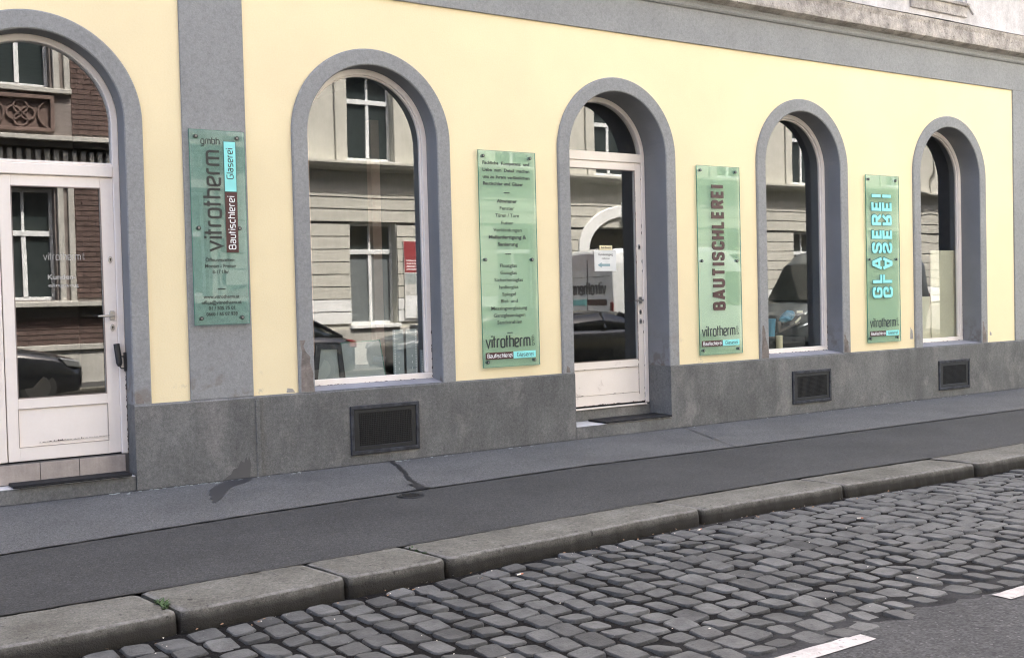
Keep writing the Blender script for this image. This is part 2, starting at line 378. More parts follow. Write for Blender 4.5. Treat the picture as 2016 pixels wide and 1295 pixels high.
ribbon([(-14, -.052), (3.63, -.052)], .016, .005, rj, 'wall_joint', 'tar', PAVE, .04, .7)
ribbon([(3.64, -.033), (46, -.033)], .020, .005, rj, 'wall_joint', 'tar', PAVE, .04, .8, .006)
# pale mortar crumbs left along the wall foot
cr = MB()
for i in range(70):
    x = random.choice([random.uniform(2.3, 4.0), random.uniform(4.9, 6.5), random.uniform(8.6, 14)]); y = -.07-abs(random.gauss(0, .03)); L = random.uniform(.006, .05); s_ = random.uniform(.003, .008)
    a = random.uniform(-.3, .3); c_, n_ = math.cos(a), math.sin(a)
    cr.zprism([(x, y), (x+L*.5, y-s_), (x+L*c_, y+L*n_*.2), (x+L*.45, y+s_)], 0, .004)
tag(cr.build('mortar_crumbs', M['photo1'], weld=False), 'pale mortar crumbs along the foot of the shop wall', kind='stuff')
# water stain on the inner pavement, running on from the plinth
st = [(3.52, -.055), (3.50, -.16), (3.40, -.26), (3.27, -.36), (3.20, -.44), (3.17, -.50), (3.11, -.58), (3.06, -.70), (2.98, -.86), (2.87, -1.02), (2.85, -1.04), (2.855, -.99), (2.90, -.90), (2.885, -.84), (2.95, -.74), (2.94, -.66), (3.0, -.56), (3.01, -.47), (3.08, -.36), (3.14, -.27), (3.22, -.18), (3.29, -.12), (3.30, -.055)]
MB().add([(x, y, .003) for x, y in st], [tuple(range(len(st)))]).build('water_stain', 'stain', PAVE)
# kerb stones
joints = [-13, -11.2, -9, -6.8, -4.6, -2.4, -.3, 1.63, 2.57, 3.22, 5.36, 6.88, 8.5, 10.3, 12.2, 14.1, 16.0, 18.2, 20.4, 22.8, 25, 27.2, 29.5, 31.8, 34, 36.5, 39, 42]
KERB = MB().add([(-14, -3.25, -.09), (46, -3.2, -.09), (46, -3.66, -.12), (-14, -3.8, -.12)], [(0, 1, 2, 3)]).build('kerb', 'bed'); tag(KERB, 'row of old granite kerb stones', kind='structure')
rk = random.Random(11)
for i, (a, b_) in enumerate(zip(joints, joints[1:])):
    a += rk.uniform(.010, .018); b_ -= rk.uniform(.010, .018); sk = rk.uniform(.0, .06)
    n = max(16, int((b_-a)/.035)); rings = []
    dz0 = rk.uniform(-.006, .006)
    for k in range(n+1):
        u = k/n; x = a+(b_-a)*u; e = max(0, .018-min(k, n-k)*(b_-a)/n)*.8+(0 if 0 < k < n else .006)
        yi = interp(kin, x)-.004+e*-1*.2; yo = interp(kout, x)+e+rk.uniform(-.006, .006)+.008*math.sin(x*5+i)
        xo = x-sk*(1 if k in (0, n) else 1)*.0+(-.12*(1-u)-.12*u)*-.25
        zz = dz0+rk.uniform(-.002, .002)
        rings.append([(x, yi, -.2), (x, yi, zz-.006-e*.3), (x, yi-.02, zz-e*.25), (x+.02, (yi+yo)/2, zz+.003-e*.2), (xo+.03, yo+.030, zz-.001-e*.3), (xo+.03, yo+.010, zz-.007-e*.3), (xo+.03, yo+rk.uniform(0, .003), zz-.020-e*.3), (xo+.03, yo-.004+rk.uniform(-.006,.006), zz-.07), (xo+.03, yo-.016, -.2)])
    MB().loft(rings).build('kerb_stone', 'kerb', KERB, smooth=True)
# cobbled lane: bed + stones
bx, by = 260, 34
vs = []; rb = random.Random(5)
YA, YB = -3.62, -6.0
for i in range(bx+1):
    for j in range(by+1):
        vs.append((-6+.11*i, YA+(YB-YA)*j/by, ZC-.012+rb.uniform(-.005, .004)+max(0, (j/by-.80))*.012))
fs = [(i*(by+1)+j, i*(by+1)+j+1, (i+1)*(by+1)+j+1, (i+1)*(by+1)+j) for i in range(bx) for j in range(by)]
LANE = MB().add(vs, fs).build('cobbled_lane', 'lanebed', smooth=True); tag(LANE, 'cobbled parking lane beside the kerb', kind='structure')
def cobble(rnd, n=10):
    # unit stone: x,y in -.5...5, rounded irregular quad
    pts = []
    for sx, sy, hx in ((1, 1, 0), (-1, 1, 1), (-1, -1, 0), (1, -1, 1)):       # two points round each corner
        u, v = rnd.uniform(.06, .17), rnd.uniform(.06, .17); q_ = [(sx*.5, sy*(.5-v)), (sx*(.5-u), sy*.5)]
        if hx: q_.reverse()
        pts += [(a*rnd.uniform(.94, 1.03), b_*rnd.uniform(.94, 1.03)) for a, b_ in q_]
    pts.insert(2, (rnd.uniform(-.2, .2), .5*rnd.uniform(.97, 1.07))); pts.insert(7, (rnd.uniform(-.2, .2), -.5*rnd.uniform(.97, 1.07)))
    n = len(pts)
    sk = rnd.uniform(-.05, .05); pts = [(x+sk*y, y) for x, y in pts]
    tx, ty = rnd.uniform(-.012, .012), rnd.uniform(-.012, .012)
    m_ = MB(); rings = []
    for s_, z in ((1.0, -.040), (.965, -.007), (.87, 0)):
        rings.append([(x*s_, y*s_, z+tx*x+ty*y) for x, y in pts])
    for A, B in zip(rings, rings[1:]): m_.strip(A, B, True)
    m_.add(rings[-1], [tuple(range(n))])
    return m_
rc = random.Random(21)
protos = [cobble(rc) for _ in range(22)]
pm = [p.mesh('cobblestone', 'cob', smooth=True) for p in protos]
stones = []
x = -6.0; ci = 0
while x < 22:
    wx = rc.uniform(.150, .176); y = interp(kout, x)-.015-rc.uniform(0, .05); slant = .0
    end = -5.80+rc.uniform(-.03, .03)
    while y > end:
        L = rc.choice([.150, .16, .17, .18, .19, .22])*rc.uniform(.93, 1.07)
        if rc.random() < .06: L *= 1.25
        xc = x+wx/2+.010*math.sin(y*4+ci*.3)+rc.uniform(-.005, .005)
        yc = y-L/2; g = rc.uniform(.016, .030)
        zz = ZC+rc.uniform(-.005, .005)-max(0, (-5.25-yc))*.006
        stones.append((xc, yc, zz, wx-g, L-g, rc.uniform(-.035, .035), rc.randrange(22), rc.choice((0, PI))))
        y -= L
    x += wx; ci += 1
def inview(p):
    d = Vector(p)-CAM; dep = d.dot(F)
    if dep < .1: return None
    px = 1008+2200*d.dot(RT)/dep; py = 647-2200*d.dot(UP)/dep
    return (px, py, dep) if -60 < px < 2076 and py < 1345 else None
vis = [(inview(s_[:3])[2], i) for i, s_ in enumerate(stones) if inview(s_[:3])]
vis.sort(); near = set(i for _, i in vis[:300])
rest = MB()
for i, (xc, yc, zz, wx, L, rz, k, fl) in enumerate(stones):
    if i in near:
        o = bpy.data.objects.new('cobblestone', pm[k]); C.objects.link(o); o.parent = LANE
        o.location = (xc, yc, zz); o.scale = (wx, L, 1); o.rotation_euler = (0, 0, rz+fl)
    elif inview((xc, yc, zz)) or -3 < xc < 18:
        c_, s_ = math.cos(rz+fl), math.sin(rz+fl)
        rest.add([(xc+(vx*wx)*c_-(vy*L)*s_, yc+(vx*wx)*s_+(vy*L)*c_, zz+vz) for vx, vy, vz in protos[k].v], protos[k].f)
tag(rest.build('far_cobblestones', 'cob', LANE, smooth=True, weld=True), kind='stuff')
gr = MB()
for i in range(7000):
    x = rb.uniform(.6, 9); y = rb.uniform(-3.7, -6.0); s_ = rb.uniform(.0015, .0045); z = ZC-.016
    gr.add([(x-s_, y, z), (x, y-s_, z), (x+s_, y, z), (x, y+s_*.8, z), (x, y, z+s_*1.4)], [(0, 1, 4), (1, 2, 4), (2, 3, 4), (3, 0, 4)])
tag(gr.build('joint_grit', 'grit', LANE, weld=False), kind='stuff')
# road: asphalt with a ragged edge lapping over the last cobbles
A, B = [], []; re_ = random.Random(8)
ex = -14; 
while ex < 46:
    A.append((ex, -5.80+.035*math.sin(ex*3.1)+.03*math.sin(ex*7.7+1)+re_.uniform(-.03, .03), ZC-.016)); B.append((ex, -6.0+re_.uniform(-.03, .03), ZC-.001)); ex += .07
r_ = MB().strip(A, B); r_.strip(B, [(p[0], -10.3, ZC-.001) for p in B]); 
ROAD = r_.build('road', 'road'); tag(ROAD, kind='structure')
r2 = MB().add([(-14, -10.2, ZC-.004), (46, -10.2, ZC-.004), (46, -12.45, ZC-.004), (-14, -12.45, ZC-.004)], [(0, 1, 2, 3)]).build('road_edge_lane', 'road'); tag(r2, kind='structure')
def dash(x0, x1):
    rd = random.Random(int(x0*10)); n = 16
    A = [(x0+(x1-x0)*i/n, -5.940+rd.uniform(-.004, .004), ZC+.0035) for i in range(n+1)]; B = [(x0+(x1-x0)*i/n+(.0), -6.045+rd.uniform(-.004, .004), ZC+.0035) for i in range(n+1)]
    MB().strip(A, B).build('lane_marking', 'white_line', ROAD)
for d0 in (-2.9, -.87, 1.16, 3.21, 5.275, 7.3, 9.35, 11.4, 13.4, 15.5):
    dash(d0, d0+1.0)
# opposite pavement
o = box(-14, 46, -14.9, -12.75, -.25, .0).build('far_pavement', 'pave_out'); tag(o, kind='structure')
FK = MB().add([(-14, -12.45, -.14), (46, -12.45, -.14), (46, -12.75, -.14), (-14, -12.75, -.14)], [(0, 1, 2, 3)]).build('far_kerb', 'bed'); tag(FK, kind='structure')
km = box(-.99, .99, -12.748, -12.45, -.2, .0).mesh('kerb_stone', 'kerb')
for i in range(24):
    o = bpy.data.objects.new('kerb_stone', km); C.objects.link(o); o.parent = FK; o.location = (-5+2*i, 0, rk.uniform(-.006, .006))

# ================================================================ SHOP BUILDING
SB = thing('shop_building', 'corner shop building with pale yellow ground floor wall, grey arch surrounds and grey plinth', 'building')
ZT = 4.316; ZB = .70; ZS = 3.015; RO = .818; RI = .668
XC = [1.8886, 4.832, 7.769, 10.6935, 13.6534]
KIND = ['door', 'window', 'door', 'window', 'window']
DEP = [.16, .17, .33, .22, .27]
# wall sheets with arched holes: front y=0 (yellow), back y=.45
def wall_holes(y, Rh, zb, ztop, x0, x1, mb, flip=False):
    edges = [x0]
    for c in XC: edges += [c-Rh, c+Rh]
    edges.append(x1)
    for i in range(0, len(edges), 2):
        mb.add([(edges[i], y, zb), (edges[i+1], y, zb), (edges[i+1], y, ztop), (edges[i], y, ztop)], [(0, 1, 2, 3)])
    for c in XC:
        p = arch(c, Rh, ZS, zb)[1:-1]
        mb.strip([(a, y, b_) for a, b_ in p], [(a, y, ztop) for a, b_ in p])
mb = MB(); wall_holes(0, .74, ZB-.02, ZT+.3, -14, 46, mb)
WALL = mb.build('wall', 'yellow', SB)
mb = MB(); wall_holes(.45, RI, -.1, 4.6, -14, 46, mb)
mb.build('inner_wall', 'room', SB)
# arch surrounds with reveals
for i, c in enumerate(XC):
    zb = ZB
    out, inn = arch(c, RO, ZS, zb), arch(c, RI, ZS, zb)
    bev = arch(c, RO-.012, ZS, zb); m_ = MB()
    P = lambda p, y: [(a, y, b_) for a, b_ in p]
    m_.strip(P(out, .01), P(out, -.018)); m_.strip(P(out, -.018), P(bev, -.030)); ib = arch(c, RI+.010, ZS, zb); m_.strip(P(bev, -.030), P(ib, -.030)); m_.strip(P(ib, -.030), P(inn, -.020))
    for e in (0, -1):
        m_.add([(out[e][0], .01, zb), (out[e][0], -.03, zb), (inn[e][0], -.03, zb), (inn[e][0], .01, zb)], [(0, 1, 2, 3)])
    s_ = m_.build('arch_surround', 'grey', SB)
    rv = MB().strip(P(inn, -.020), P(inn, .45)); rv.build('reveal', 'reveal', s_, smooth=False)
# plinth (dark base) segments; right jambs go into the door reveals
def plinth(x0, x1, yf):
    m_ = MB().add([(x0, yf, -.05), (x1, yf, -.05), (x1, yf, ZB-.012), (x0, yf, ZB-.012), (x0, yf+.015, ZB+.002), (x1, yf+.015, ZB+.002), (x0, .04, ZB+.004), (x1, .04, ZB+.004)],
                  [(0, 1, 2, 3), (3, 2, 5, 4), (4, 5, 7, 6)])
    m_.add([(x0, yf, -.05), (x0, yf, ZB-.012), (x0, yf+.015, ZB+.002), (x0, .04, ZB+.004), (x0, .45, ZB+.004), (x0, .45, -.05)], [(0, 1, 2, 3, 4, 5)])
    m_.add([(x1, yf, -.05), (x1, yf, ZB-.012), (x1, yf+.015, ZB+.002), (x1, .04, ZB+.004), (x1, .45, ZB+.004), (x1, .45, -.05)], [(0, 1, 2, 3, 4, 5)])
    return m_.build('plinth', 'base', SB)
plinth(-14, XC[0]-RI, -.052)
plinth(XC[0]+RI, 3.635, -.052)
plinth(3.635, XC[2]-RI-.002, -.034)
plinth(XC[2]+RI+.002, 15.19, -.034)
plinth(15.19, 46, -.036)
# faint vertical ridge at the end of the proud plinth part, and water stain on it
box(3.585, 3.622, -.060, -.050, 0, ZB-.03).build('corner_bead', 'base', SB, bevel=.004)
stw = [(3.27, .0), (3.52, .0), (3.525, .07), (3.53, .12), (3.515, .20), (3.505, .15), (3.49, .19), (3.47, .14), (3.44, .16), (3.41, .10), (3.37, .09), (3.35, .05), (3.31, .03)]
MB().add([(x, -.0545, z) for x, z in stw], [tuple(range(len(stw)))]).build('water_stain', 'wstain', SB)
# pilasters and top band
box(3.036, 3.590, -.020, .02, ZB+.003, ZT+.01).build('pilaster', 'grey', SB, bevel=.004)
box(15.170, 15.72, -.020, .02, ZB+.003, ZT+.01).build('pilaster', 'grey', SB, bevel=.004)
m_ = MB(); pr = [(.02, ZT), (-.020, ZT), (-.024, ZT+.004), (-.024, 4.70), (-.045, 4.705), (-.060, 4.725), (-.045, 4.75), (-.030, 4.765), (-.028, 4.80), (.02, 4.80)]
m_.strip([(-14, y, z) for y, z in pr], [(46, y, z) for y, z in pr]); m_.build('top_band', 'grey', SB)
# weathered cornice with a broken lower edge
xs2 = [-14+.09*i for i in range(667)]; rw = random.Random(9); rows = []
base_ = [(-.028, 4.80), (-.10, 4.815), (-.145, 4.83), (-.15, 4.86), (-.150, 4.93), (-.152, 4.99), (-.165, 5.03), (-.17, 5.065), (.0, 5.085)]
for y, z in base_:
    row = []
    for x in xs2:
        a = .0025 if -.16 < y < -.09 else .001
        row.append((x, y+rw.uniform(-a, a)*.8, z+rw.uniform(-a, a)*.8))
    rows.append(row)
m_ = MB()
for a, b_ in zip(rows, rows[1:]): m_.strip(a, b_)
m_.build('cornice', 'stucco', SB)
m_ = MB(); fl = [(-.0, 5.095), (-.178, 5.072), (-.182, 5.058)]
m_.strip([(x, fl[0][0], fl[0][1]) for x in xs2], [(x, fl[1][0]+rw.uniform(-.004, .004), fl[1][1]+.004*math.sin(x*2)) for x in xs2]); m_.build('cornice_flashing', 'flash', SB)
# upper storeys (with window openings cut in strips)
upw = [(-12.3+3.05*i) for i in range(19)]
UWX = [12.92-.02+2.9*k for k in range(-8, 11)]
m_ = MB(); H = 17.2
zl = [5.09, 5.42, 7.6, 9.0, 11.1, 12.5, 14.6, H]
for k in range(len(zl)-1):
    a, b_ = zl[k], zl[k+1]
    if k % 2 == 0: m_.add([(-14, 0, a), (46, 0, a), (46, 0, b_), (-14, 0, b_)], [(0, 1, 2, 3)])
    else:
        e = [-14]
        for x in UWX: e += [x, x+1.12]
        e.append(46)
        for q in range(0, len(e), 2): m_.add([(e[q], 0, a), (e[q+1], 0, a), (e[q+1], 0, b_), (e[q], 0, b_)], [(0, 1, 2, 3)])
        for x in UWX:
            p = [(x, a), (x+1.12, a), (x+1.12, b_), (x, b_)]
            m_.strip([(px, 0, pz) for px, pz in p], [(px, .16, pz) for px, pz in p], True)
m_.add([(-14, 0, H), (46, 0, H), (46, 11, H), (-14, 11, H)], [(0, 1, 2, 3)])
m_.add([(-14, 0, 0), (-14, 11, 0), (-14, 11, H), (-14, 0, H)], [(0, 1, 2, 3)]); m_.add([(46, 0, 0), (46, 11, 0), (46, 11, H), (46, 0, H)], [(0, 1, 2, 3)]); m_.add([(-14, 11, 0), (46, 11, 0), (46, 11, H), (-14, 11, H)], [(0, 1, 2, 3)])
m_.build('upper_wall', 'upper', SB)
for zi, (a, b_) in enumerate([(5.42, 7.6), (9.0, 11.1), (12.5, 14.6)]):
    for x in UWX:
        f_ = MB(); f_.box(x, x+1.12, .10, .155, a, a+.07); f_.box(x, x+.07, .10, .155, a+.07, b_); f_.box(x+1.05, x+1.12, .10, .155, a+.07, b_); f_.box(x+.53, x+.59, .105, .15, a+.07, b_-.07); f_.box(x+.07, x+1.05, .10, .15, b_-.07, b_)
        f = f_.build('upper_window', 'wframe', SB)
        box(x+.07, x+1.05, .135, .142, a+.07, b_-.07).build('pane', 'wglass', f)
        if zi == 0:
            s_ = MB().box(x-.10, x+1.22, -.055, .10, a-.05, a-.005); s_.box(x-.06, x+1.18, -.03, .0, a-.20, a-.05); s_.build('window_sill', 'stucco', SB, bevel=.006)
            s2 = MB(); s2.ring([(x-.22, a-.14), (x-.22, b_+.2), (x+1.34, b_+.2), (x+1.34, a-.14)], [(x-.06, a-.0), (x-.06, b_+.05), (x+1.18, b_+.05), (x+1.18, a-.0)], -.028, .01)
            s2.build('window_surround', 'upper', SB, bevel=.005)
# rooms behind the shop front
R_ = MB(); x0, x1, y0, y1, z0, z1 = -2, 18, .46, 5.2, .10, 4.2
R_.add([(x0, y0, z0), (x1, y0, z0), (x1, y1, z0), (x0, y1, z0)], [(0, 1, 2, 3)]); R_.build('room_floor', 'roomfloor', SB)
R_ = MB(); R_.add([(x0, y1, z0), (x1, y1, z0), (x1, y1, z1), (x0, y1, z1)], [(0, 1, 2, 3)])
R_.add([(x0, y0, z1), (x1, y0, z1), (x1, y1, z1), (x0, y1, z1)], [(0, 1, 2, 3)])
for xx in (x0, 3.36, 6.3, 9.23, 12.2, x1): R_.add([(xx, y0, z0), (xx, y1, z0), (xx, y1, z1), (xx, y0, z1)], [(0, 1, 2, 3)])
R_.build('room_wall', 'room', SB)
for xa in (4.62, 5.42): box(xa, xa+.10, 1.2, 1.3, .1, 3.4).build('inner_door_casing', 'pinkwood', SB)
# ---- windows
def shop_window(i, fw=.056, pane='pane'):
    c, d = XC[i], DEP[i]; zb = .735
    f = MB().ring(arch(c, RI, ZS, zb+fw), arch(c, RI-fw, ZS, zb+fw), d, d+.07); f.box(c-RI, c+RI, d-.004, d+.072, zb, zb+fw)
    f.ring(arch(c, RI-fw+.001, ZS, zb+fw), arch(c, RI-fw-.014, ZS, zb+fw+.012), d+.022, d+.06)
    fr = f.build('window', 'cream', SB, bevel=.005)
    p = arch(c, RI-fw-.002, ZS, zb+fw-.01)
    MB().prism(p, d+.040, d+.046).build('pane', pane, fr)
    # sloping sill inside the reveal
    MB().add([(c-RI+.001, -.018, ZB+.006), (c+RI-.001, -.018, ZB+.006), (c+RI-.001, d, zb+.004), (c-RI+.001, d, zb+.004)], [(0, 1, 2, 3)]).build('window_sill', 'sill', fr)
    rr = random.Random(i); ch = MB()
    for k in range(34):                                     # flaked paint along the lower edge
        x = rr.uniform(c-RI+.05, c+RI-.02); L = rr.uniform(.01, .06); h = rr.uniform(.003, .010)
        ch.prism([(x, zb-.004), (x+L, zb-.004), (x+L*.8, zb+h*.5), (x+L*.5, zb+h), (x+L*.1, zb+h*.4)], d-.0065, d-.003)
    for k in range(8):
        z = rr.uniform(zb, zb+.5); L = rr.uniform(.01, .05); x = c+RI-.004
        ch.prism([(x, z), (x, z+L), (x-.005, z+L*.7), (x-.007, z+L*.3)], d-.0065, d-.003)
    tag(ch.build('flaked_paint', 'chip', fr, weld=False), kind='stuff')
    box(c-RI, c+RI, d+.074, 1.05, zb-.06, zb-.02).build('display_ledge', 'room', fr)
    return fr
shop_window(1); shop_window(3); shop_window(4, pane='paneold')

# ---- doors
def rail_groove(m_, x0, x1, z0, z1, y, w=.006):
    m_.ring([(x0, z0), (x0, z1), (x1, z1), (x1, z0)], [(x0+w, z0+w), (x0+w, z1-w), (x1-w, z1-w), (x1-w, z0+w)], y-.0015, y+.002, True)
def lever(parent, x, z, y, L=.12, plate=True):
    m_ = MB(); m_.prism([(x-.018, z-.038), (x+.018, z-.038), (x+.022, z-.02), (x+.022, z+.02), (x+.018, z+.038), (x-.018, z+.038), (x-.022, z+.02), (x-.022, z-.02)], y-.009, y)
    m_.tube((x, y, z), (x, y-.055, z), .009); m_.tube((x+.006, y-.055, z), (x-L, y-.058, z-.004), .0095)
    return m_.build('handle', 'steel', parent, smooth=False, bevel=.002)
def lock(parent, x, z, y):
    m_ = MB(); n = 14
    m_.prism([(x+.017*math.cos(2*PI*k/n), z+.030*math.sin(2*PI*k/n)) for k in range(n)], y-.008, y)
    o_ = m_.build('lock_escutcheon', 'steel', parent, bevel=.002)
    m2 = MB(); m2.prism([(x+.008*math.cos(2*PI*k/8), z+.004+.009*math.sin(2*PI*k/8)) for k in range(8)], y-.0095, y-.0082); m2.box(x-.003, x+.003, y-.0095, y-.0082, z-.016, z); m2.build('keyhole', 'black', parent)
# door 0 (left, double leaf)
c, d = XC[0], DEP[0]; TH = .29
DF = MB().ring(arch(c, RI, ZS, TH), arch(c, RI-.055, ZS, TH), d, d+.09); DF.box(c-RI+.055, c+RI-.055, d-.006, d+.085, 2.575, 2.665)
DF.box(c-RI+.055, c+RI-.055, d+.01, d+.07, 2.665, 2.69)
df = DF.build('door_frame', 'cream', SB, bevel=.006)
MB().prism(arch(c, RI-.057, ZS, 2.68), d+.045, d+.051).build('fanlight', 'pane', df)
def leaf(x0, x1, z0, z1, y, st, glz, parent, name='door_leaf', sr=None):
    sr = sr or st; m_ = MB()
    m_.box(x0, x0+st, y, y+.045, z0, z1); m_.box(x1-sr, x1, y, y+.045, z0, z1)
    m_.box(x0+st, x1-sr, y, y+.045, z0, z0+.11); m_.box(x0+st, x1-sr, y, y+.045, glz[1], z1); m_.box(x0+st, x1-sr, y, y+.045, glz[0]-.085, glz[0])
    m_.box(x0+st, x1-sr, y+.008, y+.040, z0+.11, glz[0]-.085)
    l_ = m_.build(name, 'cream', parent, bevel=.003)
    box(x0+st-.004, x1-sr+.004, y+.018, y+.024, glz[0]-.004, glz[1]+.004).build('pane', 'pane', l_)
    g_ = MB(); rail_groove(g_, x0+st-.004, x1-sr+.004, z0+.106, glz[0]-.081, y-.001, .004); rail_groove(g_, x0+st-.002, x1-sr+.002, glz[0]-.002, glz[1]+.002, y-.0005, .008)
    g_.build('panel_moulding', 'creamdark', l_)
    return l_
y0 = d+.016
L1 = leaf(1.632, 2.500, TH+.014, 2.570, y0, .085, (.80, 2.485), SB, sr=.10)
L0 = leaf(c-RI+.058, 1.624, TH+.014, 2.570, y0, .07, (.80, 2.485), SB)
lever(L1, 2.462, 1.438, y0, .125); lock(L1, 2.462, 1.338, y0); lock(L1, 2.462, 1.898, y0)
k_ = MB(); k_.tube((2.475, y0-.055, 1.205), (2.492, y0-.055, 1.045), .025, 14); k_.tube((2.492, y0-.055, 1.045), (2.494, y0-.055, 1.018), .025, 14, .014)
k_.tube((2.49, y0-.05, 1.10), (2.556, y0-.03, 1.095), .006); k_.tube((2.494, y0-.055, 1.018), (2.51, y0-.05, 1.0), .005); k_.tube((2.51, y0-.05, 1.0), (2.556, y0-.03, .997), .005)
k_.box(2.538, 2.556, y0-.045, y0-.01, .975, 1.13)
k_.build('pull_cylinder', 'dsteel', L1)
rr = random.Random(40); ch = MB(); x = 1.86                     # rusty crack in the paint of the lower panel
while x < 2.41:
    L = rr.uniform(.008, .03); h = rr.uniform(.002, .012) if rr.random() < .35 or x < 2.05 else rr.uniform(.001, .004); z = .440+(x-1.86)*.02
    ch.prism([(x, z), (x+L, z+rr.uniform(-.002, .002)), (x+L*.6, z+h)], y0-.0025, y0+.004); x += L*rr.uniform(.7, 1.4)
for k in range(26):
    z = rr.uniform(.3, 1.15); L = rr.uniform(.01, .04); x = 2.553; ch.prism([(x, z), (x, z+L), (x-.006*rr.random()-.003, z+L*.5)], d-.0035, d+.002)
tag(ch.build('rusty_paint_crack', 'chip', L1, weld=False), kind='stuff')
# chrome gap above threshold
box(c-RI+.056, c+RI-.056, y0+.004, y0+.04, TH+.001, TH+.013).build('door_gap', 'void', SB)
# steps
def step(c, d, th, tread, nx0, nx1, mat_front, name):
    s_ = MB().box(c-RI+.001, c+RI-.001, -.038, .449, -.05, tread-.006)
    return s_.build(name, 'base', SB, bevel=.004)
stp = step(c, d, TH, .125, 0, 0, 0, 'doorstep')
box(c-RI+.001, c+RI-.001, d-.004, .44, .119, TH).build('threshold', 'grout', SB)
xx = c-RI+.004
for wd in (.30, .335, .30, .37):
    x2 = min(xx+wd, c+RI-.004)
    box(xx, x2-.006, d-.012, d-.004, .130, TH-.006).build('riser_tile', 'tile', stp, bevel=.0015); xx = x2
xx = c-RI+.004
while xx < c+RI-.05:
    x2 = min(xx+.15, c+RI-.004)
    box(xx, x2-.004, -.036, d-.014, .119, .125).build('tread_tile', 'wtile', stp, bevel=.001); xx = x2
mt = box(1.615, 2.515, -.062, .128, .1265, .150).build('doormat', 'rubber', bevel=.003); tag(mt, 'black rubber mat on the step of the left double door', 'doormat')
# door 2
c, d = XC[2], DEP[2]; TH = .275
DF = MB().ring(arch(c, RI, ZS, TH), arch(c, RI-.055, ZS, TH), d, d+.08); DF.box(c-RI+.055, c+RI-.055, d-.004, d+.075, 2.985, 3.085)
df = DF.build('door_frame', 'cream', SB, bevel=.006)
MB().prism(arch(c, RI-.057, ZS, 3.075), d+.045, d+.051).build('fanlight', 'pane', df)
y0 = d+.012
L2 = leaf(c-RI+.058, c+RI-.058, TH+.020, 2.980, y0, .085, (.775, 2.90), SB)
lever(L2, 8.335, 1.438, y0, .125); lock(L2, 8.335, 1.305, y0); lock(L2, 8.335, 2.04, y0); lock(L2, 8.335, 1.20, y0)
ch = MB()
for k in range(46):
    z = rr.choice([rr.uniform(.3, 1.0), rr.uniform(1.0, 2.9)]); L = rr.uniform(.01, .045); x = rr.choice([c+RI-.058, 8.297, 8.297]); ch.prism([(x, z), (x, z+L), (x-.007*rr.random()-.003, z+L*.5)], y0-.0025, y0+.002)
for k in range(30):
    x = rr.uniform(c-.55, c+.6); L = rr.uniform(.01, .07); z = rr.choice([TH+.021, TH+.021, .405, .69]); h = rr.uniform(.002, .008); ch.prism([(x, z), (x+L, z), (x+L*.5, z+h)], y0-.0025, y0+.002)
tag(ch.build('flaked_paint', 'chip', L2, weld=False), kind='stuff')
box(c-RI+.056, c+RI-.056, y0+.004, y0+.04, TH+.001, TH+.018).build('door_gap', 'void', SB)
stp = step(c, d, TH, .135, 0, 0, 0, 'doorstep')
m_ = MB().box(c-RI+.001, c+RI-.001, d-.004, .44, .129, TH-.02); m_.build('threshold', 'base', SB)
box(c-RI+.05, c+RI-.05, d-.018, d+.02, TH-.018, TH-.002).build('weather_bar', 'cream', SB, bevel=.003)
xx = c-RI+.004
while xx < c+RI-.05:
    x2 = min(xx+.20, c+RI-.004)
    box(xx, x2-.004, -.034, .14, .129, .135).build('tread_tile', 'wtile', stp, bevel=.001)
    box(xx, x2-.004, .144, d-.010, .129, .135).build('tread_tile', 'wtile', stp, bevel=.001); xx = x2
mt = MB().zprism([(7.48, -.05), (8.425, -.055), (8.43, .27), (7.50, .28)], .1365, .158).build('doormat', 'rubber', bevel=.003); tag(mt, 'black rubber mat on the recessed step of the single glazed door', 'doormat')

# bare patches where the paint has come off the foot of the jambs
def patch(x0, x1, z0, z1, y, seed, m_='bare'):
    q = random.Random(seed); n = 9; L = [(x0+q.uniform(0, .25)*(x1-x0)*(k/n)**1.5, z0+(z1-z0)*k/n) for k in range(n+1)]
    Rr = [(x1-q.uniform(0, .45)*(x1-x0)*(k/n)-(x1-x0)*.55*(k/n)**3, z0+(z1-z0)*k/n) for k in range(n+1)]
    MB().strip([(a, y, b_) for a, b_ in L], [(a, y, b_) for a, b_ in Rr]).build('bare_patch', m_, SB)
patch(4.03, 4.152, ZB+.01, 1.17, -.0315, 1); patch(9.895, 10.012, ZB+.01, 1.10, -.0315, 2)
patch(11.375, 11.47, ZB+.01, .94, -.0315, 3); patch(14.335, 14.43, ZB+.01, 1.0, -.0315, 4); patch(2.575, 2.64, ZB+.01, .80, -.0315, 5)
patch(12.745, 12.815, .82, .98, -.0015, 6, 'bare2'); patch(14.55, 14.60, .80, .86, -.0015, 7, 'bare2'); patch(6.99, 7.04, ZB+.01, .78, -.0315, 8); patch(3.90, 3.98, ZB+.01, .75, -.0015, 9, 'bare2')
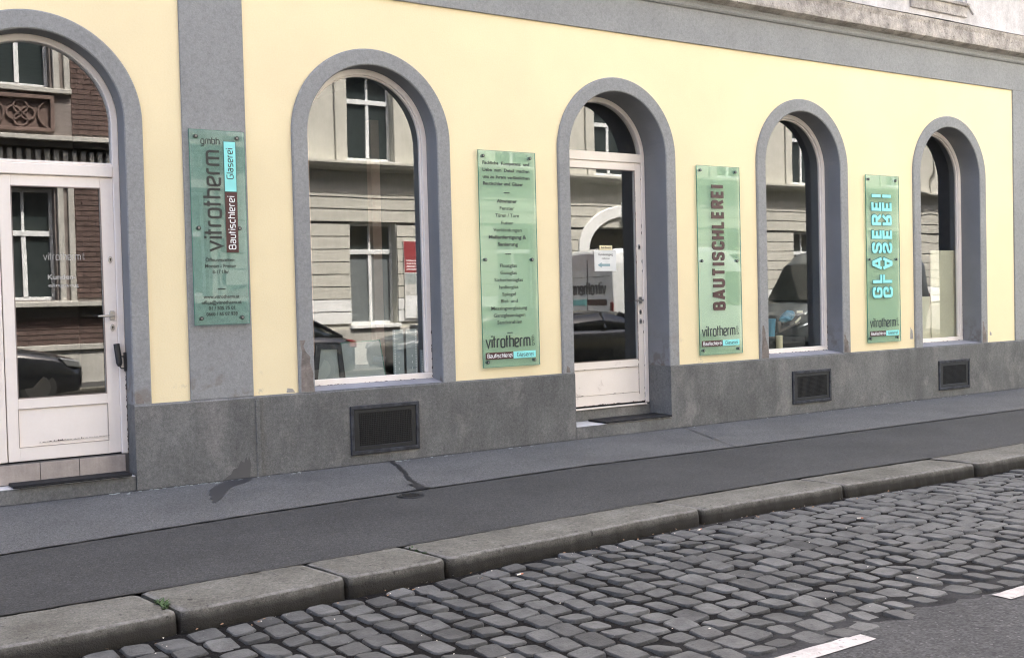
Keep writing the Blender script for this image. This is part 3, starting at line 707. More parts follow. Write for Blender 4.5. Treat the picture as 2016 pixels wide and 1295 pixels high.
# ---- basement grilles
def grille(x0, x1, z0, z1, nx, nz, ph):
    y = -.034
    f = MB().ring([(x0, z0), (x0, z1), (x1, z1), (x1, z0)], [(x0+.035, z0+.035), (x0+.035, z1-.035), (x1-.035, z1-.035), (x1-.035, z0+.035)], y-.018, y+.004, True)
    fr = f.build('basement_grille', 'ventrim', SB, bevel=.004)
    a0, a1, b0, b1 = x0+.035, x1-.035, z0+.035, z1-.035
    f = MB().ring([(a0, b0), (a0, b1), (a1, b1), (a1, b0)], [(a0+.05, b0+.04), (a0+.05, b1-.04), (a1-.05, b1-.04), (a1-.05, b0+.04)], y-.010, y+.002, True); f.build('inner_frame', 'vent', fr, bevel=.004)
    box(a0+.04, a1-.04, y-.0025, y+.003, b0+.03, b1-.03).build('dark_opening', 'void', fr)
    g_ = MB(); a0 += .05; a1 -= .05; b0 += .04; b1 -= .04
    for k in range(nx+1):
        x = a0+(a1-a0)*k/nx; g_.box(x-.0028, x+.0028, y-.009, y-.006, b0, b1)
    for k in range(nz+1):
        z = b0+(b1-b0)*k/nz; g_.box(a0, a1, y-.0058, y-.0034, z-.0028, z+.0028)
    g_.build('mesh', 'vent', fr, weld=False)
grille(4.495, 5.215, .095, .545, 30, 17, 0)
grille(10.40, 11.10, .125, .525, 26, 16, 0)
grille(13.30, 14.0, .098, .500, 26, 16, 0)

# ---- glass signs
W2 = .5
def rnd_path(p, r=.26, n=3, closed=False):
    out = []; m_ = len(p)
    for i in range(m_):
        if not closed and i in (0, m_-1): out.append(p[i]); continue
        a, b_, c_ = Vector(p[i-1]), Vector(p[i]), Vector(p[(i+1) % m_])
        u, v = a-b_, c_-b_; rr_ = min(r, u.length*.48, v.length*.48); u.normalize(); v.normalize()
        P0, P2 = b_+u*rr_, b_+v*rr_
        for k in range(n+1):
            t_ = k/n; q = P0*(1-t_)**2+b_*2*t_*(1-t_)+P2*t_**2; out.append((q.x, q.y))
    return out
G = { # lower-case techno strokes: (advance, [(points, rounded, closed)])
 'v': (.86, [([(0, 1), (.43, 0), (.86, 1)], 0, 0)]), 'i': (0, [([(0, 0), (0, 1)], 0, 0), ([(0, 1.27), (0, 1.45)], 0, 0)]),
 't': (.36, [([(.08, 0), (.08, 1.4)], 0, 0), ([(-.12, 1), (.36, 1)], 0, 0)]), 'r': (.42, [([(0, 0), (0, 1), (.45, 1)], 1, 0)]),
 'o': (.78, [([(0, 0), (.78, 0), (.78, 1), (0, 1)], 1, 1)]), 'h': (.74, [([(0, 0), (0, 1.42)], 0, 0), ([(0, 1), (.74, 1), (.74, 0)], 1, 0)]),
 'e': (.76, [([(0, .34), (.76, .62), (.76, 1), (0, 1), (0, 0), (.72, 0)], 1, 0)]), 'm': (1.24, [([(0, 0), (0, 1), (1.24, 1), (1.24, 0)], 1, 0), ([(.62, 1), (.62, 0)], 0, 0)]),
 'g': (.74, [([(.74, 0), (0, 0), (0, 1), (.74, 1), (.74, -.4), (.05, -.4)], 1, 0)]), 'b': (.74, [([(0, 1.4), (0, 0), (.74, 0), (.74, 1), (0, 1)], 1, 0)]),
 'B': (.86, [([(0, .74), (0, 0), (.86, 0), (.86, .74), (0, .74), (0, 1.4), (.78, 1.4), (.78, .74)], 1, 0)]), 'a': (.72, [([(.05, 1), (.72, 1), (.72, 0), (0, 0), (0, .56), (.72, .56)], 1, 0)]),
 'u': (.72, [([(0, 1), (0, 0), (.72, 0), (.72, 1)], 1, 0)]), 's': (.70, [([(.68, 1), (0, 1), (0, .5), (.7, .5), (.7, 0), (.02, 0)], 1, 0)]),
 'c': (.64, [([(.64, 1), (0, 1), (0, 0), (.64, 0)], 1, 0)]), 'l': (0, [([(0, 1.42), (0, 0)], 0, 0)]),
 'G': (.9, [([(.88, 1.4), (0, 1.4), (0, 0), (.9, 0), (.9, .7), (.5, .7)], 1, 0)])}
D = { # heavy capitals, height 1
 'B': (.46, [([(0, -.06), (0, 1.06)], 0, 0), ([(0, 1), (.43, 1), (.43, .53), (0, .53)], .16, 0), ([(.1, .53), (.46, .53), (.46, 0), (0, 0)], .16, 0)]), 'A': (.58, [([(0, -.06), (.22, 1), (.36, 1), (.58, -.06)], 0, 0), ([(.10, .24), (.48, .24)], 0, 0)]),
 'U': (.48, [([(0, 1.06), (0, 0), (.48, 0), (.48, 1.06)], .24, 0)]), 'T': (.50, [([(-.03, 1), (.53, 1)], 0, 0), ([(.25, 1), (.25, -.06)], 0, 0)]), 'I': (0, [([(0, -.06), (0, 1.06)], 0, 0)]),
 'S': (.46, [([(.46, .76), (.46, 1), (0, 1), (0, .58), (.46, .44), (.46, 0), (0, 0), (0, .26)], .2, 0)]), 'C': (.46, [([(.46, .72), (.46, 1), (0, 1), (0, 0), (.46, 0), (.46, .28)], .22, 0)]),
 'H': (.48, [([(0, -.06), (0, 1.06)], 0, 0), ([(.48, -.06), (.48, 1.06)], 0, 0), ([(0, .5), (.48, .5)], 0, 0)]), 'L': (.40, [([(0, 1.06), (0, 0), (.42, 0)], 0, 0)]),
 'E': (.40, [([(.42, 1), (0, 1), (0, 0), (.42, 0)], 0, 0), ([(0, .5), (.38, .5)], 0, 0)]), 'R': (.46, [([(0, -.06), (0, 1.06)], 0, 0), ([(0, 1), (.46, 1), (.46, .5), (0, .5)], .18, 0), ([(.24, .5), (.50, -.06)], 0, 0)]),
 'G': (.48, [([(.48, .72), (.48, 1), (0, 1), (0, 0), (.48, 0), (.48, .46), (.26, .46)], .2, 0)])}
def stroke(mb, p, w, closed, f, y0, y1):
    n = len(p); L, R = [], []
    for i in range(n):
        a = Vector(p[(i-1) % n]) if (closed or i > 0) else None; b_ = Vector(p[i]); c_ = Vector(p[(i+1) % n]) if (closed or i < n-1) else None
        d1 = (b_-a).normalized() if a is not None and (b_-a).length > 1e-6 else None; d2 = (c_-b_).normalized() if c_ is not None and (c_-b_).length > 1e-6 else None
        d1 = d1 or d2; d2 = d2 or d1
        nn = Vector((-(d1.y+d2.y), d1.x+d2.x)); nn.normalize(); k = nn.dot(Vector((-d1.y, d1.x))); k = 1/max(k, .5)
        L.append(b_+nn*w*k/2); R.append(b_-nn*w*k/2)
    q = lambda v, y: f(v.x, v.y, y)
    k = n if closed else n-1
    for i in range(k):
        j = (i+1) % n
        vs = [q(L[i], y0), q(L[j], y0), q(R[j], y0), q(R[i], y0), q(L[i], y1), q(L[j], y1), q(R[j], y1), q(R[i], y1)]
        fs = [(0, 1, 2, 3), (0, 4, 5, 1), (3, 2, 6, 7)]
        if not closed and i == 0: fs.append((0, 3, 7, 4))
        if not closed and i == k-1: fs.append((1, 5, 6, 2))
        mb.add(vs, fs)
def layout(text, font, gap, sw):
    x = 0; out = []
    for ch in text:
        if ch == ' ': x += .6; continue
        adv, st_ = font[ch]
        for p, rd, cl in st_:
            pp = [(a+x, b_) for a, b_ in p]
            if rd: pp = rnd_path(pp, .26 if rd == 1 else rd, 3, bool(cl))
            out.append((pp, cl))
        x += adv+gap
    return out, x-gap
def letters(mb, text, font, org, length, h, du, dv, y, t, sw, gap):
    """org: start of baseline (x,z); h: scale per unit height"""
    st_, W_ = layout(text, font, gap, sw); kx = (length-sw*h)/W_
    hh = h
    for i, (p, cl) in enumerate(st_):
        yy = y-t-.0003*(i % 3)
        stroke(mb, [(a*kx+sw*h/2, b_*hh+sw*h/2) for a, b_ in p], sw*h, cl,
               lambda u, v, y_: (org[0]+du[0]*u+dv[0]*v, y_, org[1]+du[1]*u+dv[1]*v), yy, y)
def each_letter(text, font, org, length, h, du, dv, y, t, sw, gap, name, m_, parent, word):
    xx_ = 0; tot = sum(font[c_][0] for c_ in text)+gap*(len(text)-1); kx = (length-sw*h)/tot
    for c_ in text:
        mb = MB()
        for i, (p, rd, cl) in enumerate(font[c_][1]):
            pp = rnd_path(p, .26 if rd == 1 else rd, 3, bool(cl)) if rd else p
            stroke(mb, [((a+xx_)*kx+sw*h/2, b_*h+sw*h/2) for a, b_ in pp], sw*h, cl, lambda u, v, y_: (org[0]+du[0]*u+dv[0]*v, y_, org[1]+du[1]*u+dv[1]*v), y-t-.0003*i, y)
        mb.build(name, m_, parent, weld=False, label='letter %s of %s' % (c_, word) if word else None)
        xx_ += font[c_][0]+gap
def ftext(mb, s, cx, z, h, y, wmax=None, align='c', squeeze=.86, bold=0, t=.0012, shear=0, just=None):
    cu = bpy.data.curves.new('t', 'FONT'); cu.body = s; cu.size = 1; cu.resolution_u = 3; cu.offset = bold; cu.fill_mode = 'FRONT'
    ob = bpy.data.objects.new('t', cu); C.objects.link(ob); bpy.context.view_layer.update()
    me = ob.evaluated_get(bpy.context.evaluated_depsgraph_get()).to_mesh()
    vs = [v.co.copy() for v in me.vertices]; fs = [tuple(p.vertices) for p in me.polygons]
    ob.to_mesh_clear(); bpy.data.objects.remove(ob); bpy.data.curves.remove(cu)
    if not vs: return
    x0 = min(v.x for v in vs); x1 = max(v.x for v in vs); k = h/.70; kx = k*squeeze
    if wmax: kx = wmax/(x1-x0)
    off = {'c': cx-kx*(x0+x1)/2, 'l': cx-kx*x0, 'r': cx-kx*x1}[align]
    mb.add([(off+v.x*kx, y-t, z+v.y*k) for v in vs], fs)
UPZ = ((0, 1), (-1, 0)); HOR = ((1, 0), (0, 1)); MIR = ((0, 1), (1, 0))
def glass_sign(x0, x1, z0, z1, yb, label):
    s_ = thing('glass_sign', label, 'sign', ((x0+x1)/2, yb, z0), 0, 'green glass signs between the arches')
    yf = yb-.010
    gp = box(x0, x1, yf, yb, z0, z1).build('glass_plate', 'signglass', s_)
    e = MB().ring([(x0, z0), (x0, z1), (x1, z1), (x1, z0)], [(x0+.003, z0+.003), (x0+.003, z1-.003), (x1-.003, z1-.003), (x1-.003, z0+.003)], yf-.0004, yb+.0004, True); e.build('glass_edge', 'edge', s_)
    for sx in (x0+.058, x1-.068):
        for sz in (z0+.055, (z0+z1)/2-.005, z1-.058):
            b_ = MB().tube((sx, yf-.010, sz), (sx, yb+.03, sz), .0165, 14).build('standoff_screw', 'black', s_, bevel=.002)
            MB().tube((sx, yf-.0125, sz), (sx, yf-.0095, sz), .0095, 12).build('screw_head', 'screwhead', b_)
    return s_, yf
def logo(s_, yf, x0, x1, zb, zbar0, zbar1, hgt, gm=True):
    wv = (x1-x0)*.90
    each_letter('vitrotherm', G, (x0, zb), wv, hgt, *HOR, yf, .002, .19, .34, 'logo_letter', 'ink', s_, 'vitrotherm')
    m_ = MB(); letters(m_, 'gmbh', G, (x0+wv+.048, zb+.012), hgt*1.25, .024, *UPZ, yf, .002, .16, .34); m_.build('logo_lettering', 'ink', s_, label='small upright lettering gmbh', weld=False)
    xm = x0+(x1-x0)*.545
    box(x0, xm, yf-.003, yf, zbar0, zbar1).build('bar', 'brown', s_, label='dark brown bar reading Bautischlerei')
    box(xm+.001, x1, yf-.0031, yf, zbar0, zbar1).build('bar', 'cyan', s_, label='pale cyan bar reading Glaserei')
    h = (zbar1-zbar0); m_ = MB(); letters(m_, 'Bautischlerei', G, (x0+.016, zbar0+h*.20), xm-x0-.030, h*.40, *HOR, yf-.003, .0012, .20, .38); m_.build('bar_lettering', 'white', s_, label='white lettering Bautischlerei', weld=False)
    m_ = MB(); letters(m_, 'Glaserei', G, (xm+.045, zbar0+h*.22), x1-xm-.075, h*.38, *HOR, yf-.0031, .0012, .17, .38); m_.build('bar_lettering', 'ink', s_, label='black lettering Glaserei', weld=False)
# sign 1
s1, yf = glass_sign(3.080, 3.564, 1.337, 2.984, -.038, 'tall glass sign with vertical black vitrotherm lettering and opening hours, on the grey pilaster')
each_letter('vitrotherm', G, (3.345, 1.955), .86, .105, *UPZ, yf, .004, .19, .36, 'logo_letter', 'ink', s1, 'vitrotherm')
m_ = MB(); letters(m_, 'gmbh', G, (3.178, 2.862), .165, .040, *HOR, yf, .003, .16, .36); m_.build('logo_lettering', 'ink', s1, label='small black lettering gmbh', weld=False)
box(3.377, 3.478, yf-.005, yf, 2.470, 2.892).build('bar', 'cyan', s1, label='pale cyan bar reading Glaserei')
MB().ring([(3.373, 2.466), (3.373, 2.896), (3.482, 2.896), (3.482, 2.466)], [(3.377, 2.470), (3.377, 2.892), (3.478, 2.892), (3.478, 2.470)], yf-.0045, yf-.0005, True).build('bar_rim', 'cyanside', s1)
box(3.376, 3.482, yf-.0052, yf, 1.950, 2.465).build('bar', 'brown', s1, label='dark brown bar reading Bautischlerei')
m_ = MB(); letters(m_, 'Glaserei', G, (3.456, 2.575), .262, .040, *UPZ, yf-.005, .0015, .17, .38); m_.build('bar_lettering', 'ink', s1, label='black lettering Glaserei', weld=False)
m_ = MB(); letters(m_, 'Bautischlerei', G, (3.460, 1.975), .455, .042, *UPZ, yf-.0052, .0015, .18, .36); m_.build('bar_lettering', 'white', s1, label='white lettering Bautischlerei', weld=False)
m_ = MB()
for s_, z, wd in (('Öffnungszeiten:', 1.872, .26), ('Montag - Freitag', 1.820, .27), ('8-17 Uhr', 1.770, .145), ('www.vitrotherm.at', 1.560, .315), ('office@vitrotherm.at', 1.510, .35), ('01 / 505 75 01', 1.462, .23), ('0660 / 65 07 938', 1.412, .275)):
    m9 = MB(); ftext(m9, s_, 3.318, z, .030, yf, wmax=wd, bold=.02); m9.build('text_line', 'ink', s1, label='line reading '+s_, weld=False)
box(3.286, 3.352, yf-.003, yf, 1.634, 1.642).build('dash', 'ink', s1)
# sign 2
s2, yf = glass_sign(5.963, 6.655, .813, 2.967, -.020, 'glass sign with long centred black service list, between the large window and the single door')
m_ = MB(); zl_ = lambda py: 2.551-(py-380)/196.5-.012
for s_, py, wd in (('Fachliche  Kompetenz  und', 323, .565), ('Liebe  zum  Detail  machen', 336.5, .565), ('uns zu ihrem verlässlichen', 350, .565), ('Bautischler und Glaser', 363, .485)):
    m_ = MB(); ftext(m_, s_, 6.012, zl_(py), .031, yf, wmax=wd, align='l', bold=.034); m_.build('text_line', 'ink', s2, label='line reading '+' '.join(s_.split()), weld=False)
for s_, py, wd, bo in (('Altwiener', 397, .245, 1), ('Fenster', 411, .175, 0), ('Türen / Tore', 425, .285, 0), ('Futter', 439.5, .145, 0), ('Verkleidungen', 453.5, .345, 0), ('Maßanfertigung &', 467.5, .455, 1), ('Sanierung', 481.5, .245, 1),
        ('Floatglas', 523.5, .205, 0), ('Gussglas', 537.5, .20, 0), ('Sicherheitsglas', 551.5, .345, 0), ('Isolierglas', 565.5, .23, 0), ('Spiegel', 579.5, .165, 0), ('Blei- und', 593, .205, 0), ('Messingverglasung', 607, .435, 0), ('Ganzglasanlagen', 621, .385, 0), ('Sandstrahlen', 634.5, .30, 0)):
    m_ = MB(); ftext(m_, s_, 6.292, zl_(py), .034, yf, wmax=wd, bold=.035 if bo else .016); m_.build('text_line', 'ink', s2, label='line reading '+s_, weld=False)
for py in (380, 500, 655): box(6.258, 6.326, yf-.003, yf, zl_(py)+.008, zl_(py)+.017).build('dash', 'ink', s2)
logo(s2, yf, 5.995, 6.600, 1.003, .893, .962, .082)
# sign 3
s3, yf = glass_sign(8.893, 9.577, .792, 2.951, -.020, 'glass sign with upright dark red raised letters BAUTISCHLEREI, right of the single door')
each_letter('BAUTISCHLEREI', D, (9.306, 1.300), 1.435, .160, *UPZ, yf, .007, .23, .42, 'raised_letter', 'brownred', s3, 'BAUTISCHLEREI')
logo(s3, yf, 8.925, 9.520, 1.000, .888, .955, .080)
# sign 4
s4, yf = glass_sign(11.842, 12.515, .806, 2.965, -.020, 'glass sign with upright cyan letters GLASEREI beside their mirror image, left of the last window')
for nm, org, mp in (('upright', (12.135, 1.382), UPZ), ('mirrored', (12.152, 1.382), MIR)):
    each_letter('GLASEREI', D, org, 1.335, .155, *mp, yf-.004, .006, .25, .42, 'raised_letter', 'cyan', s4, nm+' GLASEREI')
    each_letter('GLASEREI', D, (org[0]+(.005 if nm == 'upright' else -.005), org[1]-.005), 1.345, .155, *mp, yf, .0045, .31, .36, 'letter_edge', 'cyanside', s4, '')
logo(s4, yf, 11.885, 12.470, 1.000, .888, .955, .080)

# ---- notices and lettering on the door glass
y0 = DEP[2]+.012+.018
nb = thing('paper_notice', 'white paper notice with grey arrow pointing left, on the single door glass', 'notice', (7.86, y0, 1.78))
box(7.700, 8.010, y0-.004, y0-.002, 1.772, 2.000).build('sheet', 'paper', nb)
m_ = MB(); ftext(m_, 'Kundeneingang', 7.86, 1.945, .026, y0-.004, wmax=.20, bold=.012); ftext(m_, 'nebenan', 7.86, 1.903, .022, y0-.004, wmax=.11)
m_.build('lettering', 'ink', nb, label='black printed words above the arrow', weld=False)
MB().prism([(7.745, 1.838), (7.80, 1.868), (7.80, 1.852), (7.92, 1.852), (7.92, 1.826), (7.80, 1.826), (7.80, 1.810)], y0-.0055, y0-.0042).build('arrow', 'arrow', nb)
nb = thing('door_label', 'small yellow label reading Kein Eingang above the white notice', 'label', (7.86, y0, 2.0))
box(7.775, 7.955, y0-.0065, y0-.0045, 2.003, 2.056).build('sheet', 'ypaper', nb)
m_ = MB(); ftext(m_, 'Kein Eingang', 7.865, 2.022, .020, y0-.0066, wmax=.135, bold=.02); m_.build('lettering', 'ink', nb, weld=False)
y0 = DEP[0]+.016+.018
dl = thing('door_lettering', 'white stuck-on lettering vitrotherm and customer lines, on the left door glass', 'lettering', (2.12, y0, 1.67))
m_ = MB(); letters(m_, 'vitrotherm', G, (1.945, 1.895), .29, .040, *HOR, y0, .0008, .14, .34); m_.build('logo_lettering', 'faint', dl, weld=False)
m_ = MB(); letters(m_, 'gmbh', G, (2.262, 1.898), .055, .010, *UPZ, y0, .0008, .16, .34); m_.build('logo_lettering', 'faint', dl, label='small upright lettering gmbh', weld=False)
m_ = MB(); ftext(m_, 'Kunden-', 1.975, 1.742, .040, y0, wmax=.215, align='l', bold=.02); ftext(m_, 'eingang', 1.975, 1.682, .026, y0, wmax=.235, align='l', bold=.01)
m_.build('lettering', 'faint', dl, label='white customer entrance words', weld=False)
# ---- goods in the windows
d = DEP[1]
def samp(x, w_, h, lab, yy, studs=4, edge=(1, 0)):
    s_ = thing('glass_sample', lab, 'glass sample', (x, yy, .72), 0, 'glass samples in the large window')
    box(x, x+w_, yy, yy+.012, .722, .722+h).build('plate', 'photo1', s_)
    m_ = MB()
    for sd_, on in ((x+.012, edge[0]), (x+w_-.022, edge[1])):
        if on:
            z = .74
            while z < .71+h: m_.box(sd_, sd_+.010, yy-.003, yy, z, z+.008); z += .016
    for k in range(studs):
        z = .78+k*.06; m_.prism([(x+w_/2-.004, z), (x+w_/2, z-.014), (x+w_/2+.004, z), (x+w_/2, z+.014)], yy-.004, yy)
    m_.build('studs', 'white', s_, weld=False)
samp(5.125, .115, .50, 'left of three tall perforated glass sample strips in the large window', .27)
samp(5.270, .120, .50, 'middle of three perforated glass sample strips in the large window', .27, 4, (0, 1))
samp(5.425, .11, .29, 'short glass sample strip at the right end of the large window', .27, 2)
fx = thing('leaning_frame', 'grey picture frame leaning in the left corner of the large window', 'frame', (4.35, .45, .72))
MB().ring([(4.27, .73), (4.33, 1.12), (4.58, 1.10), (4.62, .73)], [(4.33, .78), (4.37, 1.07), (4.54, 1.06), (4.56, .78)], .28, .31, True).build('rim', 'ventrim', fx)
MB().prism([(4.33, .78), (4.37, 1.07), (4.54, 1.06), (4.56, .78)], .295, .300).build('sheet', 'photo1', fx)
fx = thing('glass_sheet', 'large pale glass sheet leaning behind the frame in the large window', 'glass sheet', (4.85, .55, .72))
MB().prism([(4.62, .73), (4.60, 1.12), (5.02, 1.13), (5.08, .73)], .34, .346).build('sheet', 'photo1', fx)
MB().ring([(4.62, .73), (4.60, 1.12), (5.02, 1.13), (5.08, .73)], [(4.628, .74), (4.608, 1.11), (5.012, 1.12), (5.07, .74)], .337, .3485, True).build('edge', 'edge', fx)
# window 3 goods
bxs = thing('cardboard_box', 'grey cardboard box with black arrow in the fourth arch window, far left', 'box', (10.2, .5, .72))
box(10.03, 10.36, .33, .50, .722, 1.08).build('carton', 'card', bxs, bevel=.004); MB().prism([(10.235, .80), (10.235, .98), (10.215, .98), (10.25, 1.04), (10.285, .98), (10.262, .98), (10.262, .80)], .326, .3295).build('arrow', 'black', bxs)
bxs = thing('blue_bucket', 'blue bucket behind the cardboard box in the fourth arch window', 'bucket', (10.44, .62, .72))
MB().tube((10.50, .42, .94), (10.50, .42, 1.14), .075, 18, .09).build('body', 'bluep', bxs); MB().tube((10.50, .42, 1.14), (10.50, .42, 1.16), .094, 18).build('rim', 'bluep', bxs); box(10.42, 10.58, .36, .50, .722, .938).build('stand', 'dsteel', bxs)
tr = thing('wooden_tray', 'tilted wooden tray in the fourth arch window', 'tray', (10.8, .5, 1.0))
MB().prism([(10.60, .98), (10.98, 1.08), (10.98, 1.115), (10.66, 1.03), (10.64, 1.12), (10.58, 1.12)], .34, .50).build('body', 'card', tr, bevel=.003); 
bg_ = thing('blue_bag', 'crumpled blue plastic bag lying in the wooden tray', 'bag', (10.8, .5, 1.1))
m_ = MB(); rg = random.Random(6); rings = []
for k in range(6):
    s_ = math.sin(PI*(k+.4)/6.4); rings.append([(10.70+.052*k, .42+.07*s_*math.cos(2*PI*j/9)*rg.uniform(.7, 1.2), 1.14+.012*k+.075*s_*math.sin(2*PI*j/9)*rg.uniform(.7, 1.2)) for j in range(9)])
m_.loft(rings).build('bag_body', 'bluep', bg_)
m_ = MB(); m_.box(10.92, 11.03, .33, .335, 1.22, 1.25); m_.prism([(10.88, 1.11), (10.90, 1.09), (11.0, 1.15), (10.985, 1.175)], .33, .335); m_.build('tape_strip', 'ply', bg_)
tag(box(10.66, 11.08, .34, .66, .722, .93).build('storage_crate', 'dsteel', bevel=.006), 'dark storage crate under the tilted wooden tray', 'crate')
tag(MB().tube((10.60, .345, .722), (10.60, .345, .95), .045, 16).build('paper_roll', 'ypaper', bevel=.003), 'yellowish paper roll standing beside the dark crate', 'roll')
# window 4 boards
tag(box(13.735, 14.30, .365, .380, .722, 2.02).build('board', 'ply'), 'tall pale board leaning inside the last arch window', 'board')
tag(box(13.30, 13.76, .385, .400, .722, 1.375).build('board', 'ply'), 'short pale board at the left inside the last arch window', 'board')

# ================================================================ STREET THINGS
vc = thing('valve_cover', 'small round iron cover in the dark pavement strip', 'manhole cover', (4.14, -1.79, 0))
MB().zprism([(4.14+.105*math.cos(2*PI*k/24), -1.79+.105*math.sin(2*PI*k/24)) for k in range(24)], -.02, .004).build('cover', 'vent', vc, bevel=.003)
m_ = MB()
for k in range(24):
    a = 2*PI*k/24; b_ = 2*PI*(k+1)/24; m_.add([(4.14+r*math.cos(q), -1.79+r*math.sin(q), .0055) for r, q in ((.088, a), (.098, a), (.098, b_), (.088, b_))], [(0, 1, 2, 3)])
for k in range(-3, 4): m_.zprism([(4.14-.07+abs(k)*.01, -1.79+k*.022-.003), (4.14+.07-abs(k)*.01, -1.79+k*.022-.003), (4.14+.07-abs(k)*.01, -1.79+k*.022+.003), (4.14-.07+abs(k)*.01, -1.79+k*.022+.003)], .004, .007)
m_.build('cast_pattern', 'tar', vc)
# weeds in two kerb joints
def weed(x, y, z, n, s_, lab):
    wd = thing('weed', lab, 'weed', (x, y, z)); m_ = MB(); q = random.Random(int(x*100))
    for k in range(n):
        a = q.uniform(0, 2*PI); L = s_*q.uniform(.5, 1.2); h = L*q.uniform(.2, 1); bx_, by_ = x+q.uniform(-.01, .01), y+q.uniform(-.12, .06)
        tx, ty = bx_+math.cos(a)*L, by_+math.sin(a)*L; px, py = -math.sin(a)*L*.22, math.cos(a)*L*.22
        m_.add([(bx_, by_, z), ((bx_+tx)/2+px, (by_+ty)/2+py, z+h*.7), (tx, ty, z+h), ((bx_+tx)/2-px, (by_+ty)/2-py, z+h*.6)], [(0, 1, 2, 3)])
    m_.build('leaves', 'leaf', wd, weld=False)
weed(1.655, -3.66, -.008, 60, .035, 'small green weed in the kerb joint nearest the camera')
weed(3.245, -3.46, -.006, 30, .022, 'tiny weed tuft in the third kerb joint from the left')
# litter: cigarette ends
def butt(x, y, a, lab):
    b_ = thing('cigarette_end', lab, 'cigarette end', (x, y, ZC)); c_, s_ = math.cos(a)*.022, math.sin(a)*.022
    MB().tube((x-c_, y-s_, ZC+.009), (x+c_*.2, y+s_*.2, ZC+.009), .0045, 8).build('paper_tube', 'butt', b_); MB().tube((x+c_*.2, y+s_*.2, ZC+.009), (x+c_, y+s_, ZC+.009), .0045, 8).build('filter', 'orange', b_)
butt(6.35, -4.25, -.5, 'cigarette end on the cobbles, the one furthest right')
butt(5.25, -3.80, .3, 'cigarette end on the cobbles against the tall kerb joint')
butt(3.62, -4.02, .1, 'cigarette end below the middle of the kerb row')
lf = MB(); q = random.Random(31)
for k in range(130):
    x = q.uniform(1.2, 7.5); y = interp(kout, x)-abs(q.gauss(.05, .12)) if k % 2 else q.uniform(-3.9, -5.8); L = q.uniform(.004, .012); a = q.uniform(0, 6.28); z = ZC+.002
    lf.add([(x, y, z), (x+L*math.cos(a), y+L*math.sin(a), z+.003), (x+L*.7*math.cos(a+1), y+L*.7*math.sin(a+1), z+.004)], [(0, 1, 2)])
tag(lf.build('litter', 'butt', weld=False), 'pale crumbs of litter scattered over the cobbles', kind='stuff')
lf = MB()
for k in range(60):
    x = q.uniform(1.2, 7.5); y = interp(kout, x)-abs(q.gauss(.04, .06))-.02; L = q.uniform(.006, .018); a = q.uniform(0, 6.28); z = ZC+.003
    lf.add([(x, y, z), (x+L*math.cos(a), y+L*math.sin(a), z+.004), (x+L*math.cos(a+.9), y+L*math.sin(a+.9), z+.006), (x+L*.7*math.cos(a+1.8), y+L*.7*math.sin(a+1.8), z+.001)], [(0, 1, 2, 3)])
tag(lf.build('dead_leaves', 'leafy', weld=False), 'dry leaf scraps in the gutter below the kerb', kind='stuff')

# ---- cars and vans on the far side (seen in the glass)
def wheel(parent, x, y, r=.32, w_=.2):
    s_ = 1 if y > 0 else -1
    t_ = MB().tube((x, y, r), (x, y-s_*w_, r), r, 24).build('wheel', 'tyre', parent, bevel=.03)
    MB().tube((x, y+s_*.006, r), (x, y-s_*.05, r), r*.66, 20).build('rim', 'steel', t_, bevel=.01)
def carbody(parent, L, W_, prof, paint, gh):
    # prof: list of (x, halfwidth, zlow, ztop); gh: greenhouse (x, zroof) list
    rings = []
    for x, hw, zl0, zt0 in prof:
        half = [(hw*.90, zl0), (hw*.99, zl0+.12), (hw, zl0+(zt0-zl0)*.5), (hw*.97, zl0+(zt0-zl0)*.80), (hw*.88, zt0-.03), (hw*.55, zt0+.005), (0, zt0+.02)]
        rings.append([(x, y, z) for y, z in half]+[(x, -y, z) for y, z in reversed(half[:-1])])
    b_ = MB().loft(rings).build('body', paint, parent, smooth=True)
    rings = []
    for x, zb0, zr, hb, ht in gh:
        half = [(hb, zb0), (hb*.98, zb0+(zr-zb0)*.35), (ht*1.04, zr-.06), (ht*.92, zr-.012), (0, zr)]
        rings.append([(x, y, z) for y, z in half]+[(x, -y, z) for y, z in reversed(half[:-1])]+[(x, 0, zb0)])
    MB().loft(rings).build('glazing', 'carglass', parent, smooth=True)
    mid = gh[1:-1]; rings = []
    for x, zb0, zr, hb, ht in mid:
        rings.append([(x, ht*.96, zr-.03), (x, ht*.90, zr+.004), (x, 0, zr+.018), (x, -ht*.90, zr+.004), (x, -ht*.96, zr-.03)])
    MB().loft(rings).build('roof', paint, parent, smooth=True)
    for s_ in (1, -1):
        pts = [gh[0], gh[1], gh[len(gh)//2], gh[-2], gh[-1]]
        for (i0, i1) in ((0, 1), (4, 3)):
            a, b2 = pts[i0], pts[i1]; MB().tube((a[0], s_*a[3]*1.0, a[1]), (b2[0], s_*b2[4]*.99, b2[2]-.02), .035, 8).build('pillar', paint, parent)
        m2 = pts[2]; MB().tube((m2[0], s_*m2[3]*1.0, m2[1]), (m2[0]-.05, s_*m2[4]*1.03, m2[2]-.04), .04, 8).build('pillar', paint, parent)
    return b_
